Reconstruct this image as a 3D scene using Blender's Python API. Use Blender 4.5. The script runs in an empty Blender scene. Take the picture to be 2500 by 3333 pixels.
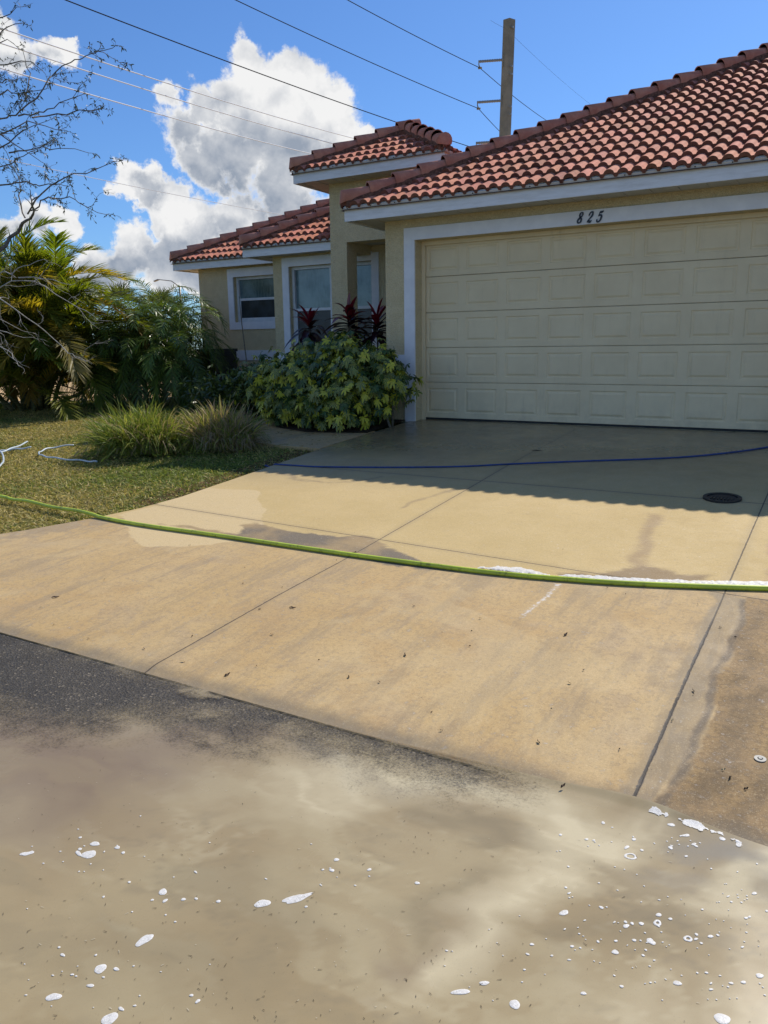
import bpy, math, random
import numpy as np
from mathutils import Matrix, Vector
RS = np.random.RandomState(7)
random.seed(7)
S = bpy.context.scene
C = S.collection

# ------------------------------------------------------------------ camera
SC = 2500.0 / 1659.0          # photo notes were taken on a 1659 px wide view
F = 2505.0
R = np.array([[0.8628847718174502, 0.0956669704083586, -0.49626374171244203],
              [0.5052507812437078, -0.18720163727894476, 0.8424234060451463],
              [-0.012309289913314828, -0.9776519717020822, -0.20986925360533717]])
R[1] -= R[0] * R[0].dot(R[1]); R[1] /= np.linalg.norm(R[1])
R[2] = np.cross(R[0], R[1])
CAMZ = 1.037
cd = bpy.data.cameras.new('camera'); cam = bpy.data.objects.new('camera', cd); C.objects.link(cam)
r_, u_, b_ = R @ [1, 0, 0], R @ [0, -1, 0], R @ [0, 0, -1]
m = Matrix(((r_[0], u_[0], b_[0], 0), (r_[1], u_[1], b_[1], 0), (r_[2], u_[2], b_[2], CAMZ), (0, 0, 0, 1)))
cam.matrix_world = m
cd.sensor_fit = 'VERTICAL'; cd.sensor_height = 24.0; cd.lens = F / 3333.0 * 24.0
cd.clip_start = 0.05; cd.clip_end = 5000
S.camera = cam

# ------------------------------------------------------------------ light and exposure
SUND = np.array([0.20, 1.0, 1.06]); SUND /= np.linalg.norm(SUND)
SUN_STRENGTH = 4.2; SKY = 0.085; EXPO = 0.22
sl = bpy.data.lights.new('sun', 'SUN'); sl.energy = SUN_STRENGTH; sl.angle = math.radians(0.53); sl.color = (1.0, 0.93, 0.82)
so = bpy.data.objects.new('sun', sl); C.objects.link(so)
so.rotation_euler = Vector(SUND).to_track_quat('Z', 'Y').to_euler(); so.location = (5, 20, 30)
S.view_settings.view_transform = 'Standard'; S.view_settings.look = 'None'
S.view_settings.exposure = EXPO; S.view_settings.gamma = 1.0
S.cycles.max_bounces = 8; S.cycles.diffuse_bounces = 4; S.cycles.transparent_max_bounces = 12
S.cycles.use_denoising = True
try: S.cycles.denoiser = 'OPENIMAGEDENOISE'
except Exception: pass

def raydir(u, v):
    d = np.array([u * SC - 1250.0, v * SC - 1666.5, F]); return R @ (d / np.linalg.norm(d))
PY = [-80, 2.0, 2.47, 2.93, 3.54, 4.29, 4.76, 5.6, 6.24, 7.18, 8.08, 9.9, 10.5, 900]
PZ = [-.53, -.525, -.52, -.487, -.441, -.398, -.362, -.298, -.249, -.171, -.108, 0.0, 0.0, 0.0]
def gz(y): return np.interp(y, PY, PZ)
def ground(u, v):
    r = raydir(u, v); lo, hi = .3, 400.
    for _ in range(50):
        q = (lo + hi) / 2
        if CAMZ + r[2] * q - gz(r[1] * q) > 0: lo = q
        else: hi = q
    return np.array([r[0] * lo, r[1] * lo, CAMZ + r[2] * lo])
def at_y(u, v, y):
    r = raydir(u, v); t = y / r[1]; return np.array([r[0] * t, y, CAMZ + r[2] * t])

# ------------------------------------------------------------------ node helpers
class NT:
    def __init__(s, tree): s.t = tree; s.n = tree.nodes; s.l = tree.links
    def new(s, typ, **k):
        n = s.n.new(typ)
        for a, b in k.items(): setattr(n, a, b)
        return n
    def put(s, sock, v):
        if hasattr(v, 'is_output') or isinstance(v, bpy.types.NodeSocket): s.l.new(v, sock)
        elif v is not None:
            try: sock.default_value = v
            except Exception:
                sock.default_value = tuple(v) + (1,) if len(v) == 3 else v
    def math(s, op, a, b=None, c=None, clamp=False):
        n = s.new('ShaderNodeMath', operation=op); n.use_clamp = clamp
        for i, x in enumerate((a, b, c)):
            if x is not None: s.put(n.inputs[i], x)
        return n.outputs[0]
    def vec(s, op, a, b=None, scale=None):
        n = s.new('ShaderNodeVectorMath', operation=op); s.put(n.inputs[0], a)
        if b is not None: s.put(n.inputs[1], b)
        if scale is not None: s.put(n.inputs['Scale'], scale)
        return n.outputs['Value'] if op in ('DISTANCE', 'DOT_PRODUCT', 'LENGTH') else n.outputs[0]
    def noise(s, v, scale, detail=4, rough=.55, dist=0, out='Fac'):
        n = s.new('ShaderNodeTexNoise'); s.put(n.inputs['Vector'], v)
        n.inputs['Scale'].default_value = scale; n.inputs['Detail'].default_value = detail
        n.inputs['Roughness'].default_value = rough; n.inputs['Distortion'].default_value = dist
        return n.outputs[out]
    def vor(s, v, scale, feature='F1', out='Distance', rnd=1):
        n = s.new('ShaderNodeTexVoronoi', feature=feature); s.put(n.inputs['Vector'], v)
        n.inputs['Scale'].default_value = scale; n.inputs['Randomness'].default_value = rnd
        return n.outputs[out]
    def ramp(s, x, a, b, lo=0., hi=1., smooth=True):
        n = s.new('ShaderNodeMapRange'); n.interpolation_type = 'SMOOTHSTEP' if smooth else 'LINEAR'
        s.put(n.inputs[0], x); n.inputs[1].default_value = a; n.inputs[2].default_value = b
        n.inputs[3].default_value = lo; n.inputs[4].default_value = hi
        return n.outputs[0]
    def mix(s, f, a, b, mode='MIX'):
        n = s.new('ShaderNodeMix', data_type='RGBA', blend_type=mode); n.clamp_factor = True
        s.put(n.inputs['Factor'], f); s.put(n.inputs[6], a if not isinstance(a, tuple) else a + (1,)); s.put(n.inputs[7], b if not isinstance(b, tuple) else b + (1,))
        return n.outputs[2]
    def pos(s): return s.new('ShaderNodeNewGeometry').outputs['Position']
    def obj(s): return s.new('ShaderNodeTexCoord').outputs['Object']
    def scl(s, v, sc, rot=0):
        n = s.new('ShaderNodeMapping'); s.put(n.inputs[0], v); n.inputs['Scale'].default_value = sc; n.inputs['Rotation'].default_value = (0, 0, rot); return n.outputs[0]
    def attr(s, name, out='Fac'): return s.new('ShaderNodeAttribute', attribute_name=name).outputs[out]
    def bump(s, h, strength=.3, dist=.01, normal=None):
        n = s.new('ShaderNodeBump'); n.inputs['Strength'].default_value = strength; n.inputs['Distance'].default_value = dist
        s.put(n.inputs['Height'], h)
        if normal is not None: s.put(n.inputs['Normal'], normal)
        return n.outputs[0]

MATS = {}
def mat(name, fn):
    if name in MATS: return MATS[name]
    mt = bpy.data.materials.new(name); mt.use_nodes = True; t = NT(mt.node_tree); t.n.clear()
    out = t.new('ShaderNodeOutputMaterial'); res = fn(t)
    t.l.new(res, out.inputs[0]); MATS[name] = mt; return mt
def bsdf(t, col, rough=.6, normal=None, spec=.5, metal=0, **k):
    b = t.new('ShaderNodeBsdfPrincipled')
    t.put(b.inputs['Base Color'], col + (1,) if isinstance(col, tuple) and len(col) == 3 else col)
    t.put(b.inputs['Roughness'], rough); b.inputs['Specular IOR Level'].default_value = spec; t.put(b.inputs['Metallic'], metal)
    if normal is not None: t.put(b.inputs['Normal'], normal)
    for a, v in k.items(): t.put(b.inputs[a.replace('_', ' ')], v)
    return b.outputs[0]

# ------------------------------------------------------------------ sky with cumulus
w = bpy.data.worlds.new('World'); S.world = w; w.use_nodes = True
T = NT(w.node_tree); T.n.clear()
sky = T.new('ShaderNodeTexSky'); sky.sky_type = 'NISHITA'; sky.sun_disc = False
sky.sun_elevation = math.asin(SUND[2]); sky.sun_rotation = math.atan2(SUND[0], SUND[1])
sky.air_density = 1.0; sky.dust_density = 0.35; sky.ozone_density = 2.2; sky.altitude = 0
dv = T.new('ShaderNodeTexCoord').outputs['Generated']
dv = T.vec('NORMALIZE', dv)
# cumulus masses: photo direction, radius
BL = [(560, 250, 150), (640, 190, 95), (700, 240, 105), (480, 215, 70), (420, 235, 68), (390, 300, 75), (540, 160, 66), (640, 330, 120), (500, 340, 110), (730, 330, 90), (780, 290, 52), (430, 380, 60), (620, 430, 110), (800, 285, 35), (355, 245, 42),
      (480, 490, 85), (400, 500, 85), (560, 500, 80), (350, 440, 40), (275, 400, 48), (238, 412, 36), (315, 412, 42), (300, 440, 36), (330, 470, 40),
      (270, 530, 60), (265, 560, 66), (350, 580, 80), (210, 590, 80), (420, 600, 70), (90, 610, 90),
      (30, 90, 70), (70, 110, 62), (130, 110, 46), (160, 130, 42), (20, 40, 50), (170, 90, 26), (-60, 90, 90),
      (60, 465, 55), (120, 480, 40), (0, 480, 60), (-80, 500, 90)]
wn = T.noise(dv, 6.5, 7, .62, 0, 'Color'); wv = T.vec('SUBTRACT', wn, (.5, .5, .5))
dv2 = T.vec('ADD', dv, T.vec('SCALE', wv, scale=.12))
acc = None
for (u, v, r) in BL:
    d = raydir(u, v); rr = r * .93 * SC / F * (1 / (1 + ((u * SC - 1250) ** 2 + (v * SC - 1666) ** 2) / F ** 2)) ** .75
    dist = T.vec('DISTANCE', dv2, tuple(d))
    x = T.math('MULTIPLY_ADD', dist, -1.0 / rr, 1.0)
    acc = x if acc is None else T.math('SMOOTH_MAX', acc, x, .12)
# the rest of the sky has scattered clouds as well (they light the scene and show in the glass)
sx = T.new('ShaderNodeSeparateXYZ'); T.put(sx.inputs[0], dv)
elsewhere = T.math('MULTIPLY', T.ramp(sx.outputs[1], .35, -.1), T.ramp(T.noise(T.scl(dv, (1, 1, 2.2)), 2.1, 3, .5), .50, .66))
acc = T.math('MAXIMUM', acc, T.math('MULTIPLY_ADD', elsewhere, 1.0, -.6))
def fb(vv): return T.math('SUBTRACT', T.math('ADD', T.math('MULTIPLY', T.noise(vv, 11, 8, .58, .15), .8), T.math('MULTIPLY', T.noise(vv, 30, 9, .68, .15), .6)), .70)
n0 = fb(dv)
den = T.math('MULTIPLY_ADD', n0, 1.9, acc)
alpha = T.ramp(den, -.02, .30)
def lf(vv): return T.noise(vv, 13, 5, .55, .1)
relief = T.math('SUBTRACT', lf(dv), lf(T.vec('ADD', dv, tuple(np.array([.10, -.05, .97]) * .018))))
SB = [(500, 350, 125), (600, 400, 130), (430, 320, 80), (690, 390, 90), (470, 540, 75), (560, 545, 70), (345, 560, 60), (265, 590, 60), (400, 620, 70), (225, 430, 26), (300, 425, 34), (40, 150, 48), (110, 150, 34), (60, 500, 40), (-10, 520, 60), (200, 610, 60)]
sacc = None
for (u, v, r) in SB:
    d = raydir(u, v); x = T.ramp(T.vec('DISTANCE', dv2, tuple(d)), r * 1.35 * SC / F, 0.0)
    sacc = x if sacc is None else T.math('MAXIMUM', sacc, x)
core = T.math('MULTIPLY', T.ramp(T.math('MULTIPLY_ADD', T.noise(dv, 12, 5, .55), .9, sacc), .40, 1.05), T.ramp(den, .1, .5))
shade = T.math('ADD', T.math('MULTIPLY_ADD', core, -.78, 1.0), T.math('ADD', T.math('MULTIPLY', relief, 2.2), T.math('MULTIPLY', n0, .6)), clamp=True)
ccol = T.mix(shade, (.36, .42, .52), (1.04, 1.04, 1.04))
skyc = T.mix(1.0, sky.outputs[0], (0.62, 0.93, 1.34), 'MULTIPLY')
CLOUD = .74
cl = T.mix(1.0, ccol, (CLOUD / SKY,) * 3, 'MULTIPLY')
bg = T.new('ShaderNodeBackground'); T.put(bg.inputs[0], T.mix(alpha, skyc, cl)); bg.inputs[1].default_value = SKY
o = T.new('ShaderNodeOutputWorld'); T.l.new(bg.outputs[0], o.inputs[0])
w.cycles.sampling_method = 'MANUAL'; w.cycles.sample_map_resolution = 512

# ------------------------------------------------------------------ mesh helpers
class MB:
    """collects numpy quads/polys into one mesh"""
    def __init__(s): s.v = []; s.f = []; s.n = 0; s.c = []
    def add(s, verts, faces, col=None):
        verts = np.asarray(verts, float).reshape(-1, 3)
        s.v.append(verts)
        for f in faces: s.f.append([i + s.n for i in f])
        s.c.append(np.tile((1, 1, 1) if col is None else col, (len(verts), 1))); s.n += len(verts)
    def box(s, a, b, col=None):
        x0, y0, z0 = a; x1, y1, z1 = b
        v = [(x0, y0, z0), (x1, y0, z0), (x1, y1, z0), (x0, y1, z0), (x0, y0, z1), (x1, y0, z1), (x1, y1, z1), (x0, y1, z1)]
        s.add(v, [(0, 3, 2, 1), (4, 5, 6, 7), (0, 1, 5, 4), (1, 2, 6, 5), (2, 3, 7, 6), (3, 0, 4, 7)], col)
    def tube(s, pts, rad, seg=8, cap=True, col=None, squash=1.0):
        pts = np.asarray(pts, float); n = len(pts)
        rad = np.broadcast_to(np.asarray(rad, float), (n,))
        tg = np.gradient(pts, axis=0); tg /= np.linalg.norm(tg, axis=1)[:, None] + 1e-9
        up = np.array([0, 0, 1.]) if abs(tg[0][2]) < .9 else np.array([1., 0, 0])
        vs = []
        for i in range(n):
            a = np.cross(tg[i], up); a /= np.linalg.norm(a) + 1e-9; b = np.cross(a, tg[i]); up = b
            for k in range(seg):
                q = 2 * math.pi * k / seg
                vs.append(pts[i] + rad[i] * (math.cos(q) * a + squash * math.sin(q) * b))
        fs = [(i * seg + k, i * seg + (k + 1) % seg, (i + 1) * seg + (k + 1) % seg, (i + 1) * seg + k) for i in range(n - 1) for k in range(seg)]
        if cap: fs += [tuple(range(seg))[::-1], tuple((n - 1) * seg + k for k in range(seg))]
        s.add(vs, fs, col)
    def build(s, name, material, parent=None, smooth=False, loc=None):
        me = bpy.data.meshes.new(name)
        v = np.vstack(s.v)
        if loc is not None: v = v - np.asarray(loc)
        me.from_pydata(v.tolist(), [], s.f)
        ca = me.color_attributes.new('col', 'FLOAT_COLOR', 'POINT')
        cc = np.ones((len(v), 4)); cc[:, :3] = np.vstack(s.c); ca.data.foreach_set('color', cc.ravel())
        return link(name, me, material, parent, smooth, loc)
def link(name, me, material, parent=None, smooth=False, loc=None):
    me.materials.append(material)
    if smooth: me.polygons.foreach_set('use_smooth', np.ones(len(me.polygons), bool))
    me.update()
    ob = bpy.data.objects.new(name, me); C.objects.link(ob)
    if loc is not None: ob.location = tuple(loc)
    if parent is not None:
        ob.parent = parent
        if loc is None: ob.matrix_parent_inverse = Matrix.Translation(parent.location).inverted() if parent.parent is None else Matrix.Identity(4)
    return ob
def fast(name, V, Q, material, parent=None, smooth=False, cols=None, attrs=None):
    """V (n,3); Q (m,4) quads"""
    me = bpy.data.meshes.new(name); V = np.ascontiguousarray(V, np.float32); Q = np.ascontiguousarray(Q, np.int32)
    k = Q.shape[1]
    me.vertices.add(len(V)); me.vertices.foreach_set('co', V.ravel())
    me.loops.add(Q.size); me.loops.foreach_set('vertex_index', Q.ravel())
    me.polygons.add(len(Q)); me.polygons.foreach_set('loop_start', np.arange(0, Q.size, k, dtype=np.int32))
    me.update(calc_edges=True)
    if cols is not None:
        ca = me.color_attributes.new('col', 'FLOAT_COLOR', 'POINT'); cc = np.ones((len(V), 4), np.float32); cc[:, :3] = cols; ca.data.foreach_set('color', cc.ravel())
    if attrs:
        for a, x in attrs.items():
            at = me.attributes.new(a, 'FLOAT', 'POINT'); at.data.foreach_set('value', np.ascontiguousarray(x, np.float32))
    return link(name, me, material, parent, smooth)
def tag(ob, label, cat, group=None, kind=None):
    ob['label'] = label; ob['category'] = cat
    if group: ob['group'] = group
    if kind: ob['kind'] = kind
    return ob
def struct(ob, label=None):
    ob['kind'] = 'structure'
    if label: ob['label'] = label
    return ob
def empty(name, loc, label, cat, group=None, kind=None):
    ob = bpy.data.objects.new(name, None); C.objects.link(ob); ob.location = tuple(loc); ob.empty_display_size = .1
    return tag(ob, label, cat, group, kind)

def unit(a): a = np.asarray(a, float); return a / (np.linalg.norm(a, axis=-1, keepdims=True) + 1e-9)
def ribbons(P, D, Sd, L, W, droop=0., seg=3, prof=None, col=None, fold=0.):
    """many curved blades at once; returns V, Q, cols"""
    n = len(P); P = np.asarray(P); D = unit(D); Sd = unit(Sd); L = np.broadcast_to(L, (n,)); W = np.broadcast_to(W, (n,)); droop = np.broadcast_to(droop, (n,))
    prof = prof or (lambda t: (1 - t) ** .6)
    rows = []
    for k in range(seg + 1):
        t = k / seg
        c = P + D * (L * t)[:, None]; c = c.copy(); c[:, 2] -= droop * L * t * t
        wv = Sd * (W * max(prof(t), .02) / 2)[:, None]
        rows.append(np.stack([c - wv, c + wv], 1))
    V = np.stack(rows, 1).reshape(n, (seg + 1) * 2, 3)
    if fold: pass
    base = (np.arange(n) * (seg + 1) * 2)[:, None, None]
    q = np.array([[2 * k, 2 * k + 1, 2 * k + 3, 2 * k + 2] for k in range(seg)])[None]
    Q = (base + q).reshape(-1, 4)
    col = np.broadcast_to(np.array([.1, .2, .05]) if col is None else col, (n, 3))
    cc = np.repeat(col, (seg + 1) * 2, 0)
    return V.reshape(-1, 3), Q, cc
class Soup:
    def __init__(s): s.V = []; s.Q = []; s.C = []; s.n = 0
    def add(s, V, Q, Cc): s.V.append(V); s.Q.append(Q + s.n); s.C.append(Cc); s.n += len(V)
    def build(s, name, material, parent=None, smooth=False):
        return fast(name, np.vstack(s.V), np.vstack(s.Q), material, parent, smooth, np.vstack(s.C))

# ------------------------------------------------------------------ materials
def leafmat(name, rough=.42, trans=.35, spec=.5, tint=(1.25, 1.2, .55)):
    def fn(t):
        c = t.attr('col', 'Color'); b = bsdf(t, c, rough, spec=spec)
        tr = t.new('ShaderNodeBsdfTranslucent'); t.put(tr.inputs[0], t.mix(1.0, c, tint, 'MULTIPLY'))
        mx = t.new('ShaderNodeMixShader'); mx.inputs[0].default_value = trans; t.l.new(b, mx.inputs[1]); t.l.new(tr.outputs[0], mx.inputs[2]); return mx.outputs[0]
    return mat(name, fn)
def stucco(t):
    p = t.pos(); n = t.noise(p, 7, 5, .6); f = t.noise(p, 90, 4, .7); g = t.vor(t.vec('ADD', p, t.vec('SCALE', t.noise(p, 20, 3, .5, 0, 'Color'), scale=.05)), 45)
    c = t.mix(t.ramp(n, .3, .7), (.69, .57, .345), (.76, .64, .40))
    c = t.mix(t.ramp(f, .4, .65, 0, .45), c, (.42, .33, .17)); c = t.mix(t.ramp(t.noise(t.scl(p, (3, 3, .6)), 2, 6, .7), .55, .75, 0, .35), c, (.45, .36, .2))
    return bsdf(t, c, .9, t.bump(t.math('ADD', f, g), .9, .012), .2)
M_STUCCO = mat('cream_stucco', stucco)
def whitetrim(t):
    p = t.pos(); n = t.noise(p, 5, 5, .6); f = t.noise(p, 120, 3, .7)
    c = t.mix(t.ramp(n, .35, .75), (.76, .76, .78), (.84, .84, .85)); c = t.mix(t.ramp(t.noise(t.scl(p, (3, 3, 14)), 3, 5, .7), .62, .8, 0, .3), c, (.42, .38, .33))
    return bsdf(t, c, .8, t.bump(f, .25, .003), .25)
M_TRIM = mat('white_stucco_trim', whitetrim)
def fascia_m(t):
    p = t.pos(); n = t.noise(t.scl(p, (1, 1, 6)), 4, 5, .65)
    return bsdf(t, t.mix(t.ramp(n, .35, .8), (.80, .80, .80), (.66, .65, .63)), .45, None, .4)
M_FASCIA = mat('painted_fascia', fascia_m)
M_SOFFIT = mat('soffit_metal', lambda t: bsdf(t, t.mix(t.ramp(t.noise(t.pos(), 3, 4), .3, .7), (.50, .47, .40), (.58, .55, .48)), .6))
M_DARK = mat('dark_void', lambda t: bsdf(t, (.02, .02, .02), .8))
def tile_m(t):
    p = t.pos(); a = t.attr('col', 'Color'); n = t.noise(p, 10, 5, .65); f = t.noise(p, 130, 3, .7)
    c = t.mix(1.0, a, t.mix(t.ramp(n, .3, .75), (.80, .76, .74), (1.1, 1.08, 1.05)), 'MULTIPLY')
    c = t.mix(t.ramp(f, .5, .75, 0, .3), c, (.42, .30, .24))
    c = t.mix(t.ramp(t.noise(p, 3.1, 6, .7), .6, .75, 0, .35), c, (.2, .13, .1))
    return bsdf(t, c, .8, t.bump(f, .25, .003), .12)
M_TILE = mat('concrete_roof_tile', tile_m)
def cap_m(t):
    p = t.pos(); n = t.noise(p, 6, 6, .7); f = t.noise(p, 110, 3, .7)
    c = t.mix(t.ramp(n, .35, .7), (.46, .175, .115), (.58, .27, .18)); c = t.mix(t.ramp(f, .55, .75, 0, .4), c, (.15, .08, .06))
    return bsdf(t, c, .7, t.bump(f, .35, .004), .3)
M_CAP = mat('ridge_tile', cap_m)
def door_m(t):
    p = t.pos(); n = t.noise(p, 2.2, 5, .6); f = t.noise(t.scl(p, (1, 1, .15)), 160, 3, .6)
    c = t.mix(t.ramp(n, .3, .7), (.76, .62, .385), (.82, .68, .43))
    sp = t.new('ShaderNodeSeparateXYZ'); t.put(sp.inputs[0], p)
    c = t.mix(t.math('MULTIPLY', t.ramp(sp.outputs[2], .45, 0), t.ramp(t.noise(p, 5, 7, .75), .4, .65, 0, .3)), c, (.40, .34, .23)); c = t.mix(t.ramp(t.noise(t.scl(p, (4, 1, .5)), 2, 7, .7), .55, .75, 0, .35), c, (.46, .37, .22)); c = t.mix(t.ramp(t.noise(p, 26, 5, .8), .66, .74, 0, .5), c, (.30, .25, .17))
    return bsdf(t, c, .5, t.bump(f, .12, .002), .4)
M_DOOR = mat('garage_door_paint', door_m)
def glass_up(t):
    p = t.pos(); n = t.noise(t.scl(p, (9, 1, 1.4)), 3, 6, .6, .6); k = t.noise(p, 2.2, 4, .6)
    c = t.mix(t.ramp(n, .3, .75), (.055, .095, .10), (.13, .19, .20)); c = t.mix(t.ramp(k, .35, .7), c, (.20, .27, .275))
    return bsdf(t, c, .12, None, .8)
M_GLASS = mat('window_glass_streaked', glass_up)
M_SCREEN = mat('window_screen_dark', lambda t: bsdf(t, t.mix(t.ramp(t.noise(t.pos(), 4, 4), .3, .7), (.008, .012, .018), (.03, .045, .055)), .35, None, .6))
M_VINYL = mat('window_vinyl', lambda t: bsdf(t, t.mix(t.ramp(t.noise(t.pos(), 9, 4), .3, .7), (.62, .64, .66), (.72, .73, .75)), .4))
def metal_m(c, r=.45, m=.8):
    return lambda t: bsdf(t, t.mix(t.ramp(t.noise(t.pos(), 14, 5), .3, .7), tuple(x * .75 for x in c), c), r, None, .5, m)

# ------------------------------------------------------------------ ground sheets
def soil(t):
    p = t.pos(); s = t.new('ShaderNodeSeparateXYZ'); t.put(s.inputs[0], p)
    n = t.noise(p, 1.3, 6, .6); f = t.noise(p, 22, 5, .7)
    field = t.mix(t.ramp(f, .3, .7), (.46, .30, .14), (.62, .44, .24)); field = t.mix(t.ramp(n, .52, .68, 0, .5), field, (.25, .24, .09))
    dirt = t.mix(t.ramp(f, .3, .7), (.10, .085, .06), (.26, .23, .19))
    turf = t.mix(t.ramp(n, .35, .65), (.10, .12, .035), (.20, .17, .06)); turf = t.mix(t.ramp(f, .4, .6), turf, (.06, .065, .02))
    yy = t.math('ADD', t.math('MULTIPLY_ADD', s.outputs[0], -.75, s.outputs[1]), t.math('MULTIPLY', n, 1.6))
    c = t.mix(t.ramp(yy, 20.6, 21.0), turf, dirt); c = t.mix(t.ramp(yy, 22.9, 23.4), c, field)
    return bsdf(t, c, .95, t.bump(f, .5, .02), .1)
ys = np.array([-80, 0, 2.0, 2.47, 2.93, 3.54, 4.29, 4.76, 5.6, 6.24, 7.18, 8.08, 9.9, 10.5, 14, 20, 40, 120, 900])
xs = np.array([-900, -200, -60, -30, -20, -15, -10, -5.5, 0, 5, 12, 40, 200, 900])
X, Y = np.meshgrid(xs, ys); Z = gz(Y) - .035; Z[Y < 2.3] = -.60
def gridq(nx, ny):
    i = np.arange(nx - 1)[None] + np.arange(ny - 1)[:, None] * nx
    return np.stack([i, i + 1, i + 1 + nx, i + nx], -1).reshape(-1, 4)
V = np.stack([X, Y, Z], -1).reshape(-1, 3)
struct(fast('ground', V, gridq(len(xs), len(ys)), mat('soil', soil)), 'dry lawn soil and a tan field behind the palms')

# polygon / polyline fields in plan
def G(pts): return np.array([ground(*p)[:2] for p in pts])
def sd_poly(P, poly):
    d = np.full(len(P), 1e9); inside = np.zeros(len(P), bool); n = len(poly)
    for i in range(n):
        a, b = poly[i], poly[(i + 1) % n]; ab = b - a; ap = P - a
        h = np.clip((ap @ ab) / (ab @ ab + 1e-12), 0, 1); d = np.minimum(d, np.linalg.norm(ap - h[:, None] * ab, axis=1))
        c = ((a[1] > P[:, 1]) != (b[1] > P[:, 1])) & (P[:, 0] < (b[0] - a[0]) * (P[:, 1] - a[1]) / (b[1] - a[1] + 1e-12) + a[0]); inside ^= c
    return np.where(inside, -d, d)
def d_line(P, ln):
    d = np.full(len(P), 1e9)
    for a, b in zip(ln[:-1], ln[1:]):
        ab = b - a; ap = P - a; h = np.clip((ap @ ab) / (ab @ ab + 1e-12), 0, 1); d = np.minimum(d, np.linalg.norm(ap - h[:, None] * ab, axis=1))
    return d
def soft(sd, w): return np.clip(.5 - sd / w, 0, 1)

_H = np.random.RandomState(99).rand(256, 256)
def vnoise(x, y):
    i, j = np.floor(x).astype(int), np.floor(y).astype(int); f, g = x - i, y - j; f = f * f * (3 - 2 * f); g = g * g * (3 - 2 * g); i %= 256; j %= 256; i1, j1 = (i + 1) % 256, (j + 1) % 256
    return (_H[i, j] * (1 - f) + _H[i1, j] * f) * (1 - g) + (_H[i, j1] * (1 - f) + _H[i1, j1] * f) * g
def fbm(x, y, o=5, r=.55):
    a, t, n = 1., 0., 0.
    for k in range(o): t = t + a * vnoise(x * 2 ** k + 17.3 * k, y * 2 ** k + 5.1 * k); n += a; a *= r
    return t / n - .5
# ------------------------------------------------------------------ driveway
def xl(y): return np.interp(y, [2.47, 3.0, 3.7, 3.9, 4.4, 4.76, 5.2], [-7.3, -6.4, -5.86, -5.74, -5.5, -5.36, -5.29])
dy = np.concatenate([np.arange(2.47, 5.4, .018), np.arange(5.4, 9.99, .035), [9.99]]); fx = np.linspace(0, 1, 340)
XX = xl(dy)[:, None] * (1 - fx)[None] + .7 * fx[None]; XX = np.hstack([XX, np.tile([1.2, 2.5, 4.2], (len(dy), 1))])
YY = np.repeat(dy[:, None], XX.shape[1], 1); ZZ = gz(YY)
ZZ = ZZ - .012 * np.exp(-((YY - 2.47) / .05) ** 2)
P = np.stack([XX.ravel(), YY.ravel()], 1); P0_ = P.copy()
P = P + np.column_stack([fbm(P[:, 0] * 4, P[:, 1] * 4), fbm(P[:, 0] * 4 + 40, P[:, 1] * 4 + 9)]) * .16
upper = G([(0, 1020), (340, 1060), (390, 1098), (560, 1130), (800, 1168), (1010, 1232), (1240, 1262), (1659, 1282)])
stain = sd_poly(P, G([(345, 1130), (450, 1143), (515, 1150), (520, 1132), (548, 1128), (620, 1146), (720, 1156), (790, 1162), (840, 1180), (880, 1203), (960, 1222), (1040, 1236), (900, 1228), (760, 1205), (690, 1192), (560, 1170), (430, 1150)]))
stain2 = sd_poly(P, G([(1190, 1236), (1290, 1238), (1380, 1228), (1420, 1226), (1470, 1238), (1530, 1240), (1526, 1253), (1420, 1258), (1300, 1256), (1200, 1250)]))
smear = d_line(P, G([(1410, 1115), (1395, 1160), (1380, 1200), (1390, 1230)])) - .05
arc = np.minimum(d_line(P, G([(865, 1098), (900, 1083), (940, 1070), (985, 1057)])), d_line(P, G([(598, 1018), (640, 1035), (700, 1043), (770, 1040), (830, 1030)]))) - .02
clean = np.minimum(sd_poly(P, G([(262, 1112), (330, 1092), (560, 1108), (570, 1140), (520, 1165), (430, 1180), (330, 1180), (280, 1160)])), sd_poly(P, G([(400, 1050), (560, 1060), (575, 1118), (480, 1130), (330, 1090)])) + .02)
isup = sd_poly(P, G([(1659, 1272), (1500, 1266), (1240, 1255), (1040, 1236), (800, 1203), (560, 1160), (430, 1143), (330, 1128), (180, 1113), (320, 1060), (700, 930), (1659, 930)]))
isup = np.where(YY.ravel() > 7, -1, isup); isup = np.where(XX.ravel() > .2, YY.ravel() * -1 + 4.7, isup)
strm = sd_poly(P, G([(1530, 1282), (1602, 1296), (1604, 1345), (1580, 1400), (1545, 1450), (1530, 1520), (1500, 1580), (1485, 1640), (1455, 1700), (1435, 1740), (1335, 1728), (1352, 1690), (1412, 1590), (1462, 1480), (1505, 1385)]))
edge = d_line(.4 * P + .6 * P0_, G([(1602, 1296), (1604, 1345), (1580, 1400), (1545, 1450), (1530, 1520), (1500, 1580), (1485, 1640), (1455, 1700), (1435, 1745)])) - .006
brown = sd_poly(P, np.vstack([G([(1606, 1290), (1608, 1345), (1583, 1405), (1548, 1455), (1533, 1525), (1503, 1585), (1488, 1645), (1458, 1705), (1438, 1750)]), [[-.05, 2.3], [3, 2.3], [3, 4.6]]]))
dark = np.minimum.reduce([d_line(P, G([(1640, 1330), (1610, 1400), (1590, 1470)])) - .01, d_line(P, G([(1590, 1500), (1560, 1570), (1530, 1660), (1480, 1740)])) - .012, d_line(P, G([(1659, 1480), (1600, 1560), (1560, 1640), (1500, 1730)])) - .02, d_line(P, G([(1659, 1650), (1620, 1740), (1590, 1790)])) - .02])
lawnedge = P[:, 0] - xl(P[:, 1]); dirty = np.where(P[:, 1] < 5, lawnedge, 9)
P = P0_
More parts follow.
